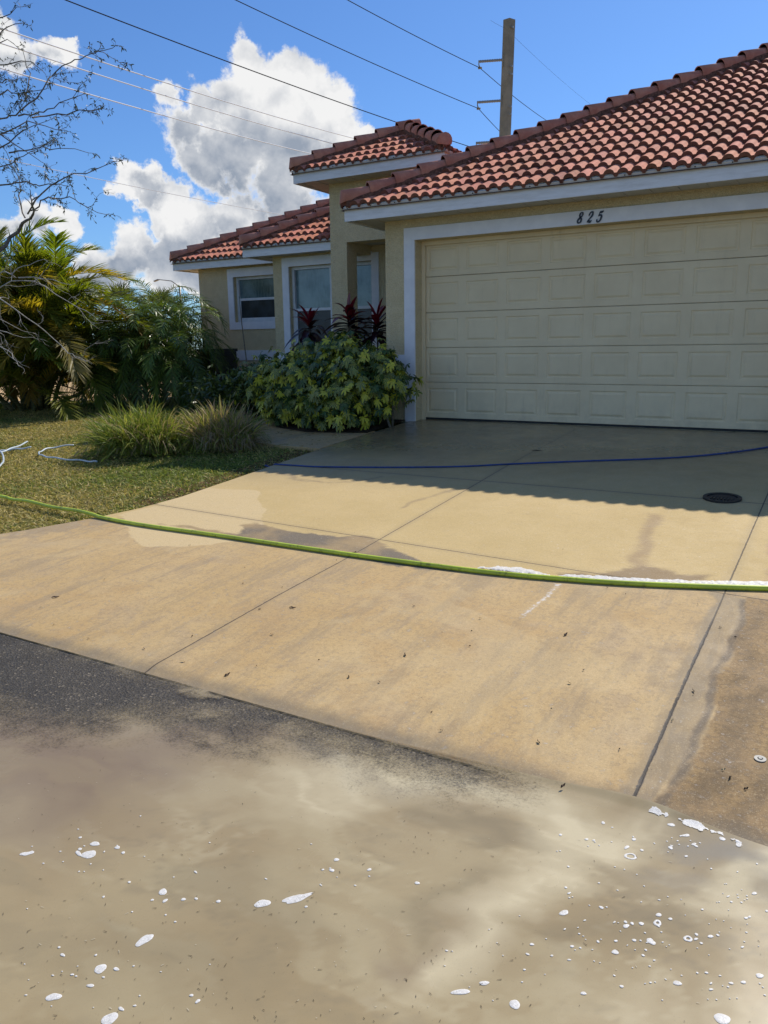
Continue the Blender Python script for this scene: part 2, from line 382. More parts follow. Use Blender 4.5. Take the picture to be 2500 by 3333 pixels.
streak = d_line(P, G([(1206, 1262), (1180, 1290), (1150, 1312), (1128, 1332)])) - .006
roadlip = P[:, 1] - 2.47
AT = dict(stain=soft(stain, .25), stain2=soft(stain2, .25), smear=soft(smear, .16), arc=soft(arc, .12), clean=soft(clean, .12), upper=soft(isup, .14), stream=soft(strm, .09), sedge=soft(edge - .010, .05),
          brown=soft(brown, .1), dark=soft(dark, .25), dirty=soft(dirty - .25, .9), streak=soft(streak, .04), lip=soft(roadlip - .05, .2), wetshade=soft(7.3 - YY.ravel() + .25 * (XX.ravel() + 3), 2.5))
J1, J2, JY1, JY2 = -2.847, -.41, 4.76, 6.66
def concrete(t, plain=False):
    p = t.pos(); s = t.new('ShaderNodeSeparateXYZ'); t.put(s.inputs[0], p); x, y = s.outputs[0], s.outputs[1]
    n1 = t.noise(p, 1.1, 6, .62); n2 = t.noise(p, 6, 6, .65, .4); n3 = t.noise(p, 34, 5, .75); n4 = t.noise(p, 170, 3, .8)
    brush = t.noise(t.scl(p, (1.5, 26, 1)), 6, 4, .7)
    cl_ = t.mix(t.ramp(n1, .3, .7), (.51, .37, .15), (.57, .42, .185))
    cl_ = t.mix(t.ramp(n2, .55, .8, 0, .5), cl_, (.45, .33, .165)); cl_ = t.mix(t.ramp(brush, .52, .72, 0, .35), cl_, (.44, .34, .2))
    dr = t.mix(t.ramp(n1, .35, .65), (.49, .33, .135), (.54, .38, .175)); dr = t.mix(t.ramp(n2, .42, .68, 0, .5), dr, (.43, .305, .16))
    dr = t.mix(t.ramp(t.noise(t.scl(p, (5, .8, 1)), 1.8, 6, .7), .52, .7, 0, .75), dr, (.33, .24, .14))
    dr = t.mix(t.ramp(t.noise(p, 2.3, 7, .68, .6), .48, .70, 0, .5), dr, (.36, .27, .175))
    dr = t.mix(t.ramp(t.noise(t.vec('ADD', p, (7, 3, 0)), 1.4, 6, .62, .4), .50, .68, 0, .55), dr, (.45, .28, .105))
    dr = t.mix(t.ramp(n3, .48, .68, 0, .6), dr, (.23, .16, .08)); dr = t.mix(t.ramp(t.noise(t.scl(p, (3.2, .45, 1)), 1.6, 7, .7), .50, .62, 0, .5), dr, (.28, .21, .125)); dr = t.mix(t.ramp(t.noise(t.vec('ADD', p, (3, 9, 0)), .9, 7, .68, .7), .53, .60, 0, .35), dr, (.55, .41, .21))
    def thr(a, amp=.5, w=.12, nn=None):
        q = t.math('MULTIPLY_ADD', t.math('SUBTRACT', nn or n2, .5), amp, t.attr(a)); return t.ramp(q, .5 - w, .5 + w)
    c = dr
    if not plain:
        c = t.mix(t.math('MULTIPLY', thr('dirty', 1.8, .2), t.ramp(n3, .42, .58, .45, 1)), c, t.mix(t.ramp(n3, .4, .6), (.19, .145, .095), (.36, .27, .16)))
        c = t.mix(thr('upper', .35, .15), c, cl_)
        c = t.mix(t.math('MULTIPLY', thr('clean', .15, .1), .9), c, (.60, .455, .235))
        c = t.mix(t.math('MULTIPLY', thr('arc', .9, .25), .75), c, (.28, .20, .105))
        c = t.mix(t.math('MULTIPLY', thr('smear', 1.4, .25, brush), .8), c, (.33, .225, .115))
        c = t.mix(t.math('MULTIPLY', thr('stain', .5, .07), .95), c, t.mix(t.ramp(n1, .42, .60), (.135, .11, .08), (.34, .235, .11)))
        c = t.mix(t.math('MULTIPLY', thr('stain2', .7, .1, brush), .9), c, (.25, .17, .085))
        br = t.mix(t.ramp(n2, .35, .65), (.27, .165, .06), (.36, .23, .09)); br = t.mix(t.ramp(n3, .42, .6, 0, .8), br, (.17, .105, .04))
        c = t.mix(t.ramp(t.attr('brown'), .4, .6), c, br)
        c = t.mix(t.math('MULTIPLY', thr('dark', .8, .4), t.math('MULTIPLY', t.attr('brown'), .95)), c, (.09, .06, .03))
        st = t.mix(t.ramp(t.noise(t.scl(p, (6, 1.2, 1)), 2.5, 6, .7, .5), .35, .65), (.32, .225, .105), (.20, .15, .085))
        c = t.mix(t.math('MULTIPLY', thr('stream', .9, .25), .85), c, st)
        c = t.mix(t.math('MULTIPLY', thr('sedge', .5, .25), .9), c, (.11, .08, .05))
        c = t.mix(t.math('MULTIPLY', thr('streak', 2.4, .3, n3), .8), c, (.72, .70, .66))
        c = t.mix(t.math('MULTIPLY', thr('lip', .9, .35), .8), c, (.22, .18, .125))
    n5 = t.noise(p, 75, 3, .8); c = t.mix(t.ramp(n4, .52, .72, 0, .6), c, (.24, .17, .09)); c = t.mix(t.ramp(n4, .45, .25, 0, .4), c, (.78, .64, .42)); c = t.mix(t.ramp(n5, .54, .72, 0, .4), c, (.25, .18, .10)); c = t.mix(t.ramp(n5, .45, .3, 0, .25), c, (.70, .57, .36))
    c = t.mix(t.ramp(brush, .5, .8, 0, .25), c, (.33, .25, .16))
    # control joints tooled into the slab
    wob = t.math('MULTIPLY', t.math('SUBTRACT', n3, .5), .012); wob2 = t.math('MULTIPLY', t.math('SUBTRACT', n2, .5), .02)
    js = [t.math('ABSOLUTE', t.math('ADD', t.math('SUBTRACT', q, k), wob)) for q, k in ((x, J1), (t.math('MULTIPLY_ADD', y, -.012, x), -.517), (t.math('MULTIPLY_ADD', t.math('ADD', x, 2.847), .0575, y), JY1), (y, JY2), (x, 2.03))]
    jd = js[0]
    for q in js[1:]: jd = t.math('MINIMUM', jd, q)
    jm = t.ramp(jd, .0065, .0025)
    wide = t.math('MULTIPLY', t.ramp(t.math('ADD', js[1], wob2), .010, .004), t.ramp(y, 4.3, 4.1))
    jh = t.ramp(t.math('ADD', jd, wob2), .07, .0)
    c = t.mix(t.math('MULTIPLY', jh, .22), c, (.22, .17, .11))
    c = t.mix(t.math('MULTIPLY', wide, t.ramp(n3, .25, .5)), c, t.mix(t.ramp(n3, .66, .70), (.035, .03, .028), (.50, .47, .4)))
    c = t.mix(t.math('MULTIPLY', jm, .85), c, (.045, .035, .025))
    pit = t.ramp(t.vor(p, 9), .035, .02); c = t.mix(t.math('MULTIPLY', pit, .7), c, (.10, .07, .05))
    h = t.math('SUBTRACT', t.math('ADD', n4, t.math('MULTIPLY', n3, .6)), t.math('MULTIPLY', jm, 3))
    if plain: rough = t.ramp(n2, .35, .65, .25, .6)
    else:
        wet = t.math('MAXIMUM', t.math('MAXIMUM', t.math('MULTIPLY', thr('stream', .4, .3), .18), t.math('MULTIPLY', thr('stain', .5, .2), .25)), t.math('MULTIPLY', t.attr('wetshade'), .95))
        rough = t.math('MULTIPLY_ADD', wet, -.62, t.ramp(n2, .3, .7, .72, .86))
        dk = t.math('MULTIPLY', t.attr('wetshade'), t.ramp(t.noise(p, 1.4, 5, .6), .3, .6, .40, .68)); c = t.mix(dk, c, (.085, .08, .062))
    return bsdf(t, c, rough, t.bump(h, .28, .004), .45)
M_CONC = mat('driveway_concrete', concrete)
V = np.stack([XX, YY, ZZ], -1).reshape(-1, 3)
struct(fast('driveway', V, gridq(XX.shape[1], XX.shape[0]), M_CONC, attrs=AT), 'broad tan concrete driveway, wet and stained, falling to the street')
mb = MB()   # driveway thickness along the lawn and street
for a, b in zip(dy[:-1:6], dy[6::6]):
    mb.add([(xl(a), a, gz(a)), (xl(b), b, gz(b)), (xl(b), b, gz(b) - .15), (xl(a), a, gz(a) - .15)], [(0, 1, 2, 3)])
mb.add([(-7.3, 2.47, -.532), (4.2, 2.47, -.532), (4.2, 2.47, -.7), (-7.3, 2.47, -.7)], [(0, 1, 2, 3)])
struct(mb.build('driveway_edge', mat('concrete_plain', lambda t: concrete(t, True))))

# walkway to the porch
wp = [(-5.31, 7.52), (-5.9, 7.54), (-6.5, 7.64), (-7.1, 7.9), (-7.6, 8.4), (-7.85, 9.2), (-7.75, 11.3), (-6.2, 11.3), (-6.2, 11.0), (-7.0, 10.9), (-7.15, 9.2), (-6.85, 8.75), (-6.2, 8.5), (-5.31, 8.8)]
mb = MB(); zz = [float(gz(y)) + .004 for x, y in wp]
mb.add([(x, y, z) for (x, y), z in zip(wp, zz)], [tuple(range(len(wp)))])
for i in range(len(wp)):
    j = (i + 1) % len(wp); a, b = wp[i], wp[j]
    mb.add([(a[0], a[1], zz[i]), (b[0], b[1], zz[j]), (b[0], b[1], zz[j] - .12), (a[0], a[1], zz[i] - .12)], [(0, 3, 2, 1)])
struct(mb.build('walkway', mat('concrete_plain', None)), 'shaded wet concrete walk curving from driveway to porch')

# ------------------------------------------------------------------ road and muddy water
def asphalt(t):
    p = t.pos(); v = t.vor(p, 100, out='Color'); d = t.vor(p, 100); n = t.noise(p, 3, 5, .6); f = t.noise(p, 60, 5, .75)
    sp = t.new('ShaderNodeSeparateColor'); t.put(sp.inputs[0], v)
    c = t.mix(t.ramp(n, .3, .7), (.078, .076, .071), (.125, .122, .114)); c = t.mix(t.ramp(f, .45, .7, 0, .7), c, (.036, .035, .034))
    c = t.mix(t.ramp(sp.outputs[0], .955, .975, 0, .7), c, (.40, .37, .32)); c = t.mix(t.ramp(sp.outputs[1], .75, .95, 0, .6), c, (.17, .165, .155))
    return bsdf(t, c, t.ramp(f, .3, .7, .35, .7), t.bump(t.math('ADD', d, f), .7, .006), .5)
mb = MB(); mb.add([(-80, -12, -.560), (60, -12, -.560), (60, 2.468, -.540), (-80, 2.468, -.540)], [(0, 1, 2, 3)])
struct(mb.build('road', mat('asphalt', asphalt)), 'dark asphalt street in front of the driveway')
wx = np.arange(-5, 1.6, .016); wy = np.arange(-.2, 2.56, .016); WX, WY = np.meshgrid(wx, wy); PW = np.stack([WX.ravel(), WY.ravel()], 1)
_w1 = np.column_stack([fbm(PW[:, 0] * 1.6, PW[:, 1] * 2.6, 4), fbm(PW[:, 0] * 1.6 + 30, PW[:, 1] * 2.6 + 70, 4)]) * .32
PWW = PW + _w1; PWW = PWW + np.column_stack([fbm(PWW[:, 0] * 5 + 3, PWW[:, 1] * 9, 5), fbm(PWW[:, 0] * 5, PWW[:, 1] * 9 + 8, 5)]) * .22
def gau(pts, r, k=1.): d = d_line(PWW, G(pts)); return k * np.exp(-(d / r) ** 2)
dry = sd_poly(PW, np.vstack([G([(0, 1535), (60, 1555), (130, 1570), (230, 1562), (300, 1535), (430, 1535), (520, 1565), (640, 1575), (720, 1600), (800, 1625), (900, 1650), (990, 1672), (1062, 1672), (960, 1620), (700, 1540), (315, 1440)]), [[-4.2, 2.62], [-7, 2.62], [-7, 1.9]]]))
fade = np.minimum(dry, np.where(PW[:, 1] > 2.3, 1, 1))
murk = np.clip(.5 + dry / .75, 0, 1)
murk = np.minimum(murk, 1 - .55 * np.clip(gau([(230, 1500), (420, 1560), (560, 1590)], .28), 0, 1))
murk = np.maximum(murk, gau([(380, 1480), (440, 1500)], .07, .65))
def area(pts, wd, k=1.): return k * soft(sd_poly(PW + (PWW - PW) * .8, G(pts)), wd)
light = area([(1190, 1728), (1400, 1748), (1345, 1800), (1240, 1870), (1150, 1935), (1070, 1985), (960, 2060), (1010, 1970), (1060, 1900), (1095, 1840), (1130, 1780)], .14, 1.) + area([(560, 1672), (700, 1655), (860, 1640), (1000, 1662), (1150, 1705), (1200, 1745), (1100, 1735), (960, 1710), (840, 1705), (780, 1745), (710, 1765), (630, 1745)], .16, .75) + gau([(1659, 1850), (1560, 1900), (1450, 1950)], .06, .7) + gau([(1000, 2040), (880, 2150)], .06, .25)
darkw = gau([(1180, 2020), (1350, 1990), (1480, 2000)], .05, .4) + gau([(930, 1740), (1040, 1765), (1000, 1800)], .05, .6) + gau([(450, 1900), (600, 2000), (500, 2150), (200, 2050)], .16, .35) + gau([(900, 1960), (1000, 1880)], .05, .4)
greyw = gau([(1440, 1790), (1560, 1830), (1659, 1890)], .07, 1.) + gau([(1350, 1870), (1480, 1880)], .06, .5) + gau([(640, 1620), (780, 1680), (1000, 1690)], .06, .6)
redw = gau([(0, 1600), (130, 1640), (230, 1690)], .30, 1.) + gau([(400, 1590), (560, 1600)], .14, .6) + gau([(1050, 1960), (850, 2080)], .07, .5)
swirl = fbm(PWW[:, 0] * 2.2 + 2 * _w1[:, 0], PWW[:, 1] * 6 + 2 * _w1[:, 1], 6, .6)
_f2 = np.abs(fbm(PWW[:, 0] * 5 + 31, PWW[:, 1] * 14 + 24, 5, .5)); _f = np.abs(fbm(PWW[:, 0] * 3 + 11, PWW[:, 1] * 9 + 4, 5, .5)); swirl = swirl + .16 * np.exp(-(_f / .022) ** 2) * np.clip(fbm(PW[:, 0] * 2, PW[:, 1] * 2 + 50, 3) * 6, 0, 1)
def water(t):
    p = t.pos(); wv_ = t.vec('SUBTRACT', t.noise(p, 2.3, 4, .55, 0, 'Color'), (.5, .5, .5)); q = t.vec('ADD', p, t.vec('SCALE', wv_, scale=.35))
    sw = t.noise(t.scl(q, (1.0, 2.2, 1), .5), 2.0, 5, .52, .9); sw2 = t.noise(t.scl(q, (1.2, 3.4, 1), -.35), 3.6, 5, .6, .5); n = t.noise(p, 2.4, 4, .5); fine = t.noise(p, 220, 2, .6)
    def wob(a, k): return t.math('MULTIPLY', t.attr(a), t.ramp(t.attr('swirl'), -k, k, .7, 1.15), clamp=True)
    c = t.mix(t.ramp(n, .35, .65), (.325, .25, .133), (.36, .285, .158))
    c = t.mix(t.ramp(t.attr('swirl'), .0, .22, 0, .4), c, (.44, .37, .22)); c = t.mix(t.ramp(t.attr('swirl'), -.04, -.22, 0, .4), c, (.26, .21, .12))
    mar = t.math('MULTIPLY', t.attr('silt'), t.ramp(t.noise(p, 1.7, 3, .5), .40, .62))
    c = t.mix(t.math('MULTIPLY', t.math('MAXIMUM', mar, 0.0), .38), c, (.47, .40, .25)); c = t.mix(t.math('MULTIPLY', t.math('MAXIMUM', t.math('MULTIPLY', mar, -1.0), 0.0), .38), c, (.22, .18, .11))
    c = t.mix(wob('redw', .2), c, (.23, .17, .105))
    c = t.mix(wob('greyw', .25), c, (.27, .235, .17))
    c = t.mix(wob('light', .14), c, (.56, .48, .305))
    c = t.mix(wob('darkw', .2), c, (.20, .16, .09))
    c = t.mix(t.ramp(fine, .62, .8, 0, .3), c, (.14, .11, .07))
    b = bsdf(t, c, t.ramp(n, .3, .7, .16, .3), t.bump(t.noise(p, 9, 3, .5), .06, .004), .35)
    tr = t.new('ShaderNodeBsdfTransparent'); tr.inputs[0].default_value = (.80, .76, .70, 1)
    gl = t.new('ShaderNodeBsdfGlossy'); gl.inputs['Roughness'].default_value = .15; gl.inputs[0].default_value = (1, 1, 1, 1)
    m1 = t.new('ShaderNodeMixShader'); m1.inputs[0].default_value = .018; t.l.new(tr.outputs[0], m1.inputs[1]); t.l.new(gl.outputs[0], m1.inputs[2])
    mx = t.new('ShaderNodeMixShader'); a = t.math('ADD', t.attr('murk'), t.math('MULTIPLY', t.math('SUBTRACT', t.noise(p, 6, 10, .8, .1), .5), .8)); a = t.math('MULTIPLY_ADD', t.math('SUBTRACT', t.noise(p, 85, 3, .8), .5), .55, a); t.l.new(t.ramp(a, .28, .80), mx.inputs[0])
    t.l.new(m1.outputs[0], mx.inputs[1]); t.l.new(b, mx.inputs[2]); return mx.outputs[0]
M_WATER = mat('muddy_water', water)
WZ = -.530
lim = 2.468 + .05 * np.exp(-((WX + .45) / .25) ** 2) + .03 * np.exp(-((WX + .9) / .5) ** 2)
WYc = np.minimum(WY, lim); WZa = np.where(WYc > 2.45, np.maximum(WZ, gz(WYc) + .003 - .012 * np.exp(-((WYc - 2.47) / .05) ** 2)), WZ)
V = np.stack([WX, WYc, WZa], -1).reshape(-1, 3)
pud = fast('water', V, gridq(len(wx), len(wy)), M_WATER, attrs=dict(murk=murk, light=np.clip(light, 0, 1), darkw=np.clip(darkw, 0, 1), greyw=np.clip(greyw, 0, 1), redw=np.clip(redw, 0, 1), swirl=swirl, silt=np.exp(-(_f / .03) ** 2) - np.exp(-(_f2 / .03) ** 2)))
struct(pud, 'silty tan runoff water flooding the street')

# ================================================================== HOUSE
house = empty('house', (-5, 12, 0), 'cream stucco single-storey house with red tiled hip roofs and a wide garage door numbered 825', 'house')
SL = .5
def tiled_roof(x0, x1, y0, y1, zb, nsamp=9, xmax=None, sides=(0, 1, 2, 3), hips=(0, 1, 2, 3), ridge=True):
    """tile rectangle x0..x1, y0..y1 (tile edge), zb = height of the tile bed at the eave"""
    LX, LY = x1 - x0, y1 - y0; D = min(LX, LY) / 2; p = .155
    org = [np.array([x0, y0]), np.array([x1, y0]), np.array([x1, y1]), np.array([x0, y1])]
    es = [np.array([1, 0]), np.array([0, 1]), np.array([-1, 0]), np.array([0, -1])]; ed = [np.array([0, 1]), np.array([-1, 0]), np.array([0, -1]), np.array([1, 0])]
    Ls = [LX, LY, LX, LY]; Vs = []; Cs = []
    u = np.linspace(0, 1, nsamp); prof = np.where(u < .76, .047 * np.sqrt(np.clip(1 - ((u - .38) / .385) ** 2, 0, 1)), .0) + .003 * (u >= .76)
    for k in sides:
        L = Ls[k]; nrow = int(D / .303) + 1; ncol = int(L / p) + 1
        for j in range(nrow):
            d0 = j * .303; d1 = min(d0 + .325, D); base = (RS.rand() - .5) * .01
            for i in range(ncol):
                s0 = i * p; s = s0 + u * p
                if s[-1] < d0 or s[0] > L - d0: continue
                if k == 0 and xmax is not None and x0 + s[0] > xmax: continue
                jt = (RS.rand(3) - .5) * np.array([.02, .010, .01])
                top = []
                for d, rz in ((d0 + jt[0], .052 + jt[1]), (d1, .0)):
                    ss = np.clip(s, max(d, 0), L - max(d, 0)); xy = org[k] + np.outer(ss, es[k]) + d * ed[k]
                    top.append(np.column_stack([xy, zb + base * 0 + SL * d + rz + prof]))
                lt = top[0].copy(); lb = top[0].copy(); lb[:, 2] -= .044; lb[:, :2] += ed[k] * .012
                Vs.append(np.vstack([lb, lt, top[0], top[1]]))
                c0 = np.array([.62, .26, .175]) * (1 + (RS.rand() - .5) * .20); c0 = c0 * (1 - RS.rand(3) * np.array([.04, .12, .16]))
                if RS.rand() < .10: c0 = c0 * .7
                lip_shade = c0 * .32  # tile lips get a darkened colour, painting in the shade on their front edge
                Cs.append(np.vstack([np.tile(lip_shade, (2 * nsamp, 1)), np.tile(c0, (2 * nsamp, 1))]))
    n = len(Vs); V = np.vstack(Vs); a = np.arange(nsamp - 1)
    q = np.vstack([np.stack([a, a + 1, a + 1 + nsamp, a + nsamp], 1), np.stack([a, a + 1, a + 1 + nsamp, a + nsamp], 1) + 2 * nsamp])
    Q = ((np.arange(n) * 4 * nsamp)[:, None, None] + q[None]).reshape(-1, 4)
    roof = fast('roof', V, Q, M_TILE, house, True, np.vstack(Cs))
    # hip and ridge tiles with their mortar bed
    mb = MB(); bed = MB()
    hx = [((x0, y0), (1, 1)), ((x1, y0), (-1, 1)), ((x1, y1), (-1, -1)), ((x0, y1), (1, -1))]
    def cap(p0, p1, r0, r1, closed=False):
        p0, p1 = np.array(p0), np.array(p1); t = unit(p1 - p0); sd = unit(np.cross(t, [0, 0, 1])); up = np.cross(sd, t); n_ = 11
        vs = []
        for q_, (pp, rr) in enumerate(((p0, r0 - .013), (p0, r0), (p1, r1))):
            for h in range(n_):
                an = math.radians(-22 + 224 * h / (n_ - 1)); vs.append(pp + rr * (math.cos(an) * sd + math.sin(an) * up * 1.05) + (0 if q_ else 1) * t * .0)
        fs = [(q_ * n_ + h, q_ * n_ + h + 1, (q_ + 1) * n_ + h + 1, (q_ + 1) * n_ + h) for q_ in range(2) for h in range(n_ - 1)]
        c = np.array([1, 1, 1]) * (1 + (RS.rand() - .5) * .2)
        mb.add(vs, fs, c)
        if closed:
            mb.add([p0 - t * .07 - up * .05] + [p0 + (r0 - .002) * (math.cos(math.radians(-22 + 22.4 * h)) * sd + math.sin(math.radians(-22 + 22.4 * h)) * up * 1.05) for h in range(11)], [(0, h + 1, h + 2) for h in range(10)], c * .8)
    for hi in hips:
        (cx, cy), (ax, ay) = hx[hi]; n_ = int((D - .05) / .255) + 1
        for j in range(n_):
            a0 = .03 + j * .255; a1 = a0 + .275
            if a0 > D: break
            zf = .098 + .026; cap((cx + ax * a0, cy + ay * a0, zb + SL * a0 + zf), (cx + ax * a1, cy + ay * a1, zb + SL * a1 + .086), .112, .086, j == 0)
        P0 = np.array([cx + ax * .05, cy + ay * .05, zb + SL * .05]); P1 = np.array([cx + ax * D, cy + ay * D, zb + SL * D]); sd = unit(np.cross(P1 - P0, [0, 0, 1])) * .098
        a_ = [P0 - sd, P0 + sd, P0 + sd + [0, 0, .085], P0 - sd + [0, 0, .085], P1 - sd, P1 + sd, P1 + sd + [0, 0, .085], P1 - sd + [0, 0, .085]]
        bed.add(a_, [(0, 1, 2, 3), (0, 4, 5, 1), (1, 5, 6, 2), (2, 6, 7, 3), (3, 7, 4, 0)])
    if ridge and abs(LX - LY) > .3:
        if LX > LY: A = np.array([x0 + D, y0 + D]); B = np.array([x1 - D, y0 + D])
        else: A = np.array([x0 + D, y0 + D]); B = np.array([x0 + D, y1 - D])
        n_ = int(np.linalg.norm(B - A) / .36); tt = (B - A) / n_
        for j in range(n_):
            a = A + tt * j; b = a + tt * 1.08; cap((a[0], a[1], zb + SL * D + .08), (b[0], b[1], zb + SL * D + .06), .105, .09)
    if mb.v: mb.build('ridge_tiles', M_CAP, roof, True)
    if bed.v: bed.build('mortar_bed', mat('mortar', lambda t: bsdf(t, t.mix(t.ramp(t.noise(t.pos(), 25, 5, .7), .35, .65), (.10, .05, .035), (.24, .12, .08)), .95, t.bump(t.noise(t.pos(), 40, 4), .6, .01), .1)), roof)
    # roof deck just under the tiles, fascia, drip edge, soffit
    e = .04; X0, X1, Y0, Y1 = x0 + e, x1 - e, y0 + e, y1 - e; zt = zb + .045; zf = zb - .15; X1f = X1 if xmax is None else xmax
    dk = MB(); q0, q1 = (x0 + D, y0 + D), (x1 - D, y1 - D); zp = zb + SL * D - .012; z_ = zb - .012
    if xmax is None: dk.add([(x0, y0, z_), (x1, y0, z_), (x1, y1, z_), (x0, y1, z_), (q0[0], q0[1], zp), (q1[0] if LX > LY else q0[0], q0[1] if LX > LY else q1[1], zp)], [(0, 1, 5, 4), (1, 2, 5), (2, 3, 4, 5), (3, 0, 4)])
    else: dk.add([(x0, y0, z_), (xmax, y0, z_), (xmax, y0 + D, zp), (x0 + D, y0 + D, zp), (x0, y1, z_), (xmax, y1, z_)], [(0, 1, 2, 3), (0, 3, 4), (3, 2, 5, 4)])
    dk.build('roof_deck', mat('underlay', lambda t: bsdf(t, (.10, .05, .035), .9)), roof)
    fa = MB(); th = .025
    fa.box((X0, Y0, zf), (X1f, Y0 + th, zb + .005)); fa.box((X0, Y0 + th, zf), (X0 + th, Y1, zb + .005))
    if xmax is None: fa.box((X1 - th, Y0 + th, zf), (X1, Y1, zb + .005))
    dr = MB(); g = .022
    def prism(a, b, nrm):   # sloping drip flashing above the fascia
        a, b, nrm = np.array(a), np.array(b), np.array(nrm)
        dr.add([a + [0, 0, zb + .005], b + [0, 0, zb + .005], b + nrm * g + [0, 0, zb + .030], a + nrm * g + [0, 0, zb + .030], a + [0, 0, zb + .045], b + [0, 0, zb + .045]], [(0, 1, 2, 3), (3, 2, 5, 4)])
    prism((X0, Y0 - .002, 0), (X1f, Y0 - .002, 0), (0, -1, 0)); prism((X0 - .002, Y1, 0), (X0 - .002, Y0, 0), (-1, 0, 0))
    if xmax is None: prism((X1 + .002, Y0, 0), (X1 + .002, Y1, 0), (1, 0, 0))
    fa.box((X0 + .002, Y0 + .001, zb + .0051), (X1f, Y0 + .02, zb + .052))
    fa.build('fascia', M_FASCIA, roof); dr.build('drip_edge', M_FASCIA, roof)
    so = MB(); so.add([(X0 + th, Y0 + th, zf + .015), (X1f - (th if xmax is None else 0), Y0 + th, zf + .015), (X1f - (th if xmax is None else 0), Y1, zf + .015), (X0 + th, Y1, zf + .015)], [(0, 3, 2, 1)])
    kx = np.arange(X0 + .1, min(X1f, X0 + 8), .30)
    for x in kx: so.box((x, Y0 + th + .01, zf + .006), (x + .006, Y0 + .42, zf + .0149))
    so.build('soffit', M_SOFFIT, roof)
    for x in np.arange(X0 + .06, min(X1f, 2.5), .37):
        wh = MB(); wh.tube([(x, Y0 - .0165, zb + .0175), (x, Y0 - .0225, zb + .0175)], .0075, 6); wh.build('weep_hole', M_DARK, roof)
    return roof
ZB = 2.865
main_roof = tiled_roof(-6.11, 6.9, 9.30, 19.7, ZB, 11, sides=(0, 3), hips=(0, 1))
entry_roof = tiled_roof(-8.13, -5.29, 10.89, 13.73, ZB + .96, 10, hips=(0, 1))
mid_roof = tiled_roof(-10.01, 2, 11.75, 18.2, ZB, 9, xmax=-7.66, sides=(0,), hips=(0,), ridge=False)
left_roof = tiled_roof(-12.87, -4, 12.79, 20.0, ZB, 9, sides=(0,), hips=(0,), ridge=False)
for r, l in ((main_roof, 'large front roof over the garage'), (entry_roof, 'small raised hip roof over the entry'), (mid_roof, 'low roof left of the entry column'), (left_roof, 'lowest roof at the far left')): r['label'] = l

def part(name, boxes, m, parent=house, label=None, smooth=False):
    mb = MB()
    for b in boxes: mb.box(*b)
    ob = mb.build(name, m, parent, smooth)
    if label: ob['label'] = label
    return ob
W = 9.77
part('wall', [((-5.68, W, -.3), (-5.206, W + .25, 2.735)), ((-5.206, W, 2.455), (-.49, W + .25, 2.735)), ((-.49, W, -.3), (6.4, W + .25, 2.735)), ((-5.68, W + .25, -.3), (-5.48, 12.9, 2.735))], M_STUCCO, label='garage wall')
part('wall', [((-7.67, 11.35, 2.75), (-5.69, 11.66, 3.70)), ((-7.67, 11.66, 2.62), (-7.36, 12.165, 3.70)), ((-7.67, 12.165, 2.76), (-7.36, 13.3, 3.70)), ((-5.95, 11.66, 2.86), (-5.75, 13.3, 3.70)), ((-7.36, 13.1, 2.95), (-5.95, 13.3, 3.7))], M_STUCCO, label='raised entry wall')
part('column', [((-7.67, 11.35, -.3), (-7.345, 11.66, 2.75))], M_STUCCO, label='square cream stucco entry column')
part('porch_ceiling', [((-7.36, 11.66, 2.78), (-5.68, 12.165, 2.84))], M_SOFFIT)
MY = 12.17
part('wall', [((-9.56, MY, -.3), (-9.18, MY + .2, 2.735)), ((-9.18, MY, 2.53), (-7.353, MY + .2, 2.735)), ((-9.18, MY, -.3), (-7.353, MY + .2, .95)), ((-7.353, MY, -.3), (-5.69, MY + .2, 2.78)), ((-9.56, MY + .2, -.3), (-9.36, 13.4, 2.735))], M_STUCCO, label='porch wall with the wide window')
LY_ = 13.10
part('wall', [((-12.35, LY_, -.3), (-11.36, LY_ + .2, 2.735)), ((-11.36, LY_, 2.52), (-9.95, LY_ + .2, 2.735)), ((-11.36, LY_, -.3), (-9.95, LY_ + .2, 1.588)), ((-9.95, LY_, -.3), (-9.565, LY_ + .2, 2.735)), ((-12.35, LY_ + .2, -.3), (-12.15, 19.5, 2.735))], M_STUCCO, label='far left wall')
# raised foam band around the base and garage door surround
for bx in (((-5.685, W - .022, .714), (-5.372, W - .001, .924)), ((-12.36, LY_ - .022, .79), (-9.565, LY_ - .001, 1.0)), ((-9.57, MY - .022, .75), (-9.36, MY - .001, .96))): part('wall_band', [bx], M_TRIM)
surr = part('door_surround', [((-5.37, W - .028, -.02), (-5.206, W - .001, 2.618)), ((-5.206, W - .028, 2.457), (-.49, W - .001, 2.618)), ((-.49, W - .028, -.02), (-.325, W - .001, 2.618))], M_TRIM)
# garage door: five sections, eight raised panels each
door = part('garage_door', [((-5.19, 10.035, .02), (-.505, 10.05, 2.455))], M_DOOR, label='wide beige sectional garage door')
zs = [.03, .537, 1.020, 1.503, 1.987, 2.46]
def cell(mb, x0, x1, z0, z1, y):
    prev = None
    for ins, dp in ((0, 0), (.0, 0), (.058, 0), (.068, .009), (.082, .009), (.105, -.002)):
        iz = ins if ins else 0; izz = (.075 if ins >= .058 else ins) + (ins - .058 if ins >= .058 else 0)
        r = [(x0 + ins, y + dp, z0 + izz), (x1 - ins, y + dp, z0 + izz), (x1 - ins, y + dp, z1 - izz), (x0 + ins, y + dp, z1 - izz)]
        if prev is not None and prev[0] != r[0]:
            k = [prev, r]; mb.add(prev + r, [(i, (i + 1) % 4, 4 + (i + 1) % 4, 4 + i) for i in range(4)])
        prev = r
    mb.add(prev, [(0, 1, 2, 3)])
